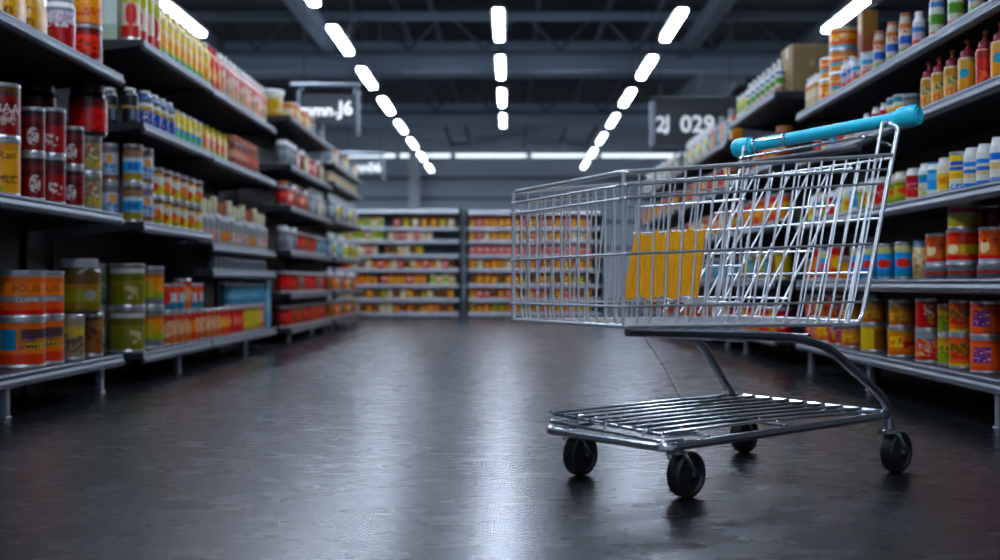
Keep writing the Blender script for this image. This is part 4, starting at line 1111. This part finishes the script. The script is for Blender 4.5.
# column and wall lights at the far end
mm = MB(); mm.box((-3.42,42.2,0),(-3.06,42.6,4.9), 0, .03); struct(build('column_far', mm, pmat('pale_column','#eef3f8',.5)))
for z in (1.7, 2.6, 3.4, 4.1):
    mm = MB(); mm.box((-XW,42.94,z),(XW,42.995,z+.09)); struct(build('trim_1', mm, pmat('wall_rail','#5d6871',.5)))
M_tubeL = pmat('wall_tube_glow', '#e9f2fa', .5, emit='#dcebf8', estr=1.3)
for i, (a, b) in enumerate(((-5.6,-3.9),(-3.8,-2.0),(-1.9,.6),(.7,3.0),(3.1,6.2))):
    root = link('wall_light', None, None, ((a+b)/2, 42.8, 4.78)); tag(root, f'long white strip light on the far wall, {ORD[i]} from left', 'wall light', 'strip lights on the far wall')
    mm = MB(); mm.box((-(b-a)/2,0,.0),((b-a)/2,.15,.22), 0, .01); build('housing', mm, M_leg, root)
    mm = MB(); mm.box((-(b-a)/2+.03,-.03,.06),((b-a)/2-.03,-.001,.18)); build('diffuser', mm, M_tubeL, root)
# rows of batten lights; those behind and above the camera added as front fill
EST = 46.0
M_glow_dim = pmat('batten_glow_far', '#ffffff', .5, emit='#d8e7ff', estr=11.0)
M_glow = pmat('batten_glow', '#ffffff', .5, emit='#d8e7ff', estr=EST)
LZ = 4.0
mh = MB(); mh.prism([(-.09,.03),(.09,.03),(.05,.10),(-.05,.10)], -.97, .97); house_me = mh.mesh('housing', [M_shelf])
md = MB(); md.box((-.055,-.93,-.02),(.055,.93,.0295)); diff_me = md.mesh('diffuser', [M_glow]); diff_far = md.mesh('diffuser', [M_glow_dim])
mc = MB(); mc.tube([(0,0,.101),(0,0,5.2-LZ)], .006, 6); cab_me = mc.mesh('hanging_rod', [M_shelf])
rows = [(-4.3,'outer left row',4,5,2.96),(-2.42,'left row',0,12,1.05),(-.15,'centre row',1,9,0),(2.2,'right row',0,12,0),(4.35,'outer right row',4,5,2.7),(-6.6,'added far left row',8,12,0),(6.6,'added far right row',8,12,0),(-8.2,'added left wall row',8,12,0),(8.2,'added right wall row',8,12,0)]  # far and wall rows are unseen, added to brighten the far wall
for x, word, i0, i1, dy0 in rows:
    for i in range(i0, i1+1):
        y = -2.96+3.3*i+dy0
        if word == 'right row' and i in (2, 3): continue
        i -= i0
        root = link('ceiling_light', None, None, (x, y, LZ))
        tag(root, f'white batten light on rods, {ORD[i]} from near end of the {word}', 'ceiling light', 'ceiling lights in the '+word)
        link('housing', house_me, root); link('diffuser', diff_far if (y > 25 and abs(x) < 3) else diff_me, root)
        for dy in (-.9, .9):
            c = link('hanging_rod', cab_me, root); c.location = (0, dy, 0)

# ------------------------------------------------------------------ world, camera, look
w = bpy.data.worlds.new('World'); SC.world = w; w.use_nodes = True
bg = w.node_tree.nodes['Background']; bg.inputs['Color'].default_value = lin('#8fa3b8'); bg.inputs['Strength'].default_value = .02
cam = bpy.data.cameras.new('Camera'); co = bpy.data.objects.new('Camera', cam); COL.objects.link(co)
co.location = (0, 0, CAMH); co.rotation_euler = (PI/2, 0, 0)
cam.lens = 45; cam.sensor_width = 36; cam.shift_x = -.010; cam.shift_y = .003
cam.clip_end = 200
cam.dof.use_dof = True; cam.dof.focus_distance = 3.45; cam.dof.aperture_fstop = 2.3; cam.dof.aperture_blades = 7
SC.camera = co
SC.view_settings.view_transform = 'Standard'
SC.view_settings.look = 'None'
SC.view_settings.exposure = 0.42; SC.view_settings.gamma = 1.0
SC.view_settings.use_curve_mapping = False
SC.cycles.use_denoising = True
SC.cycles.max_bounces = 6
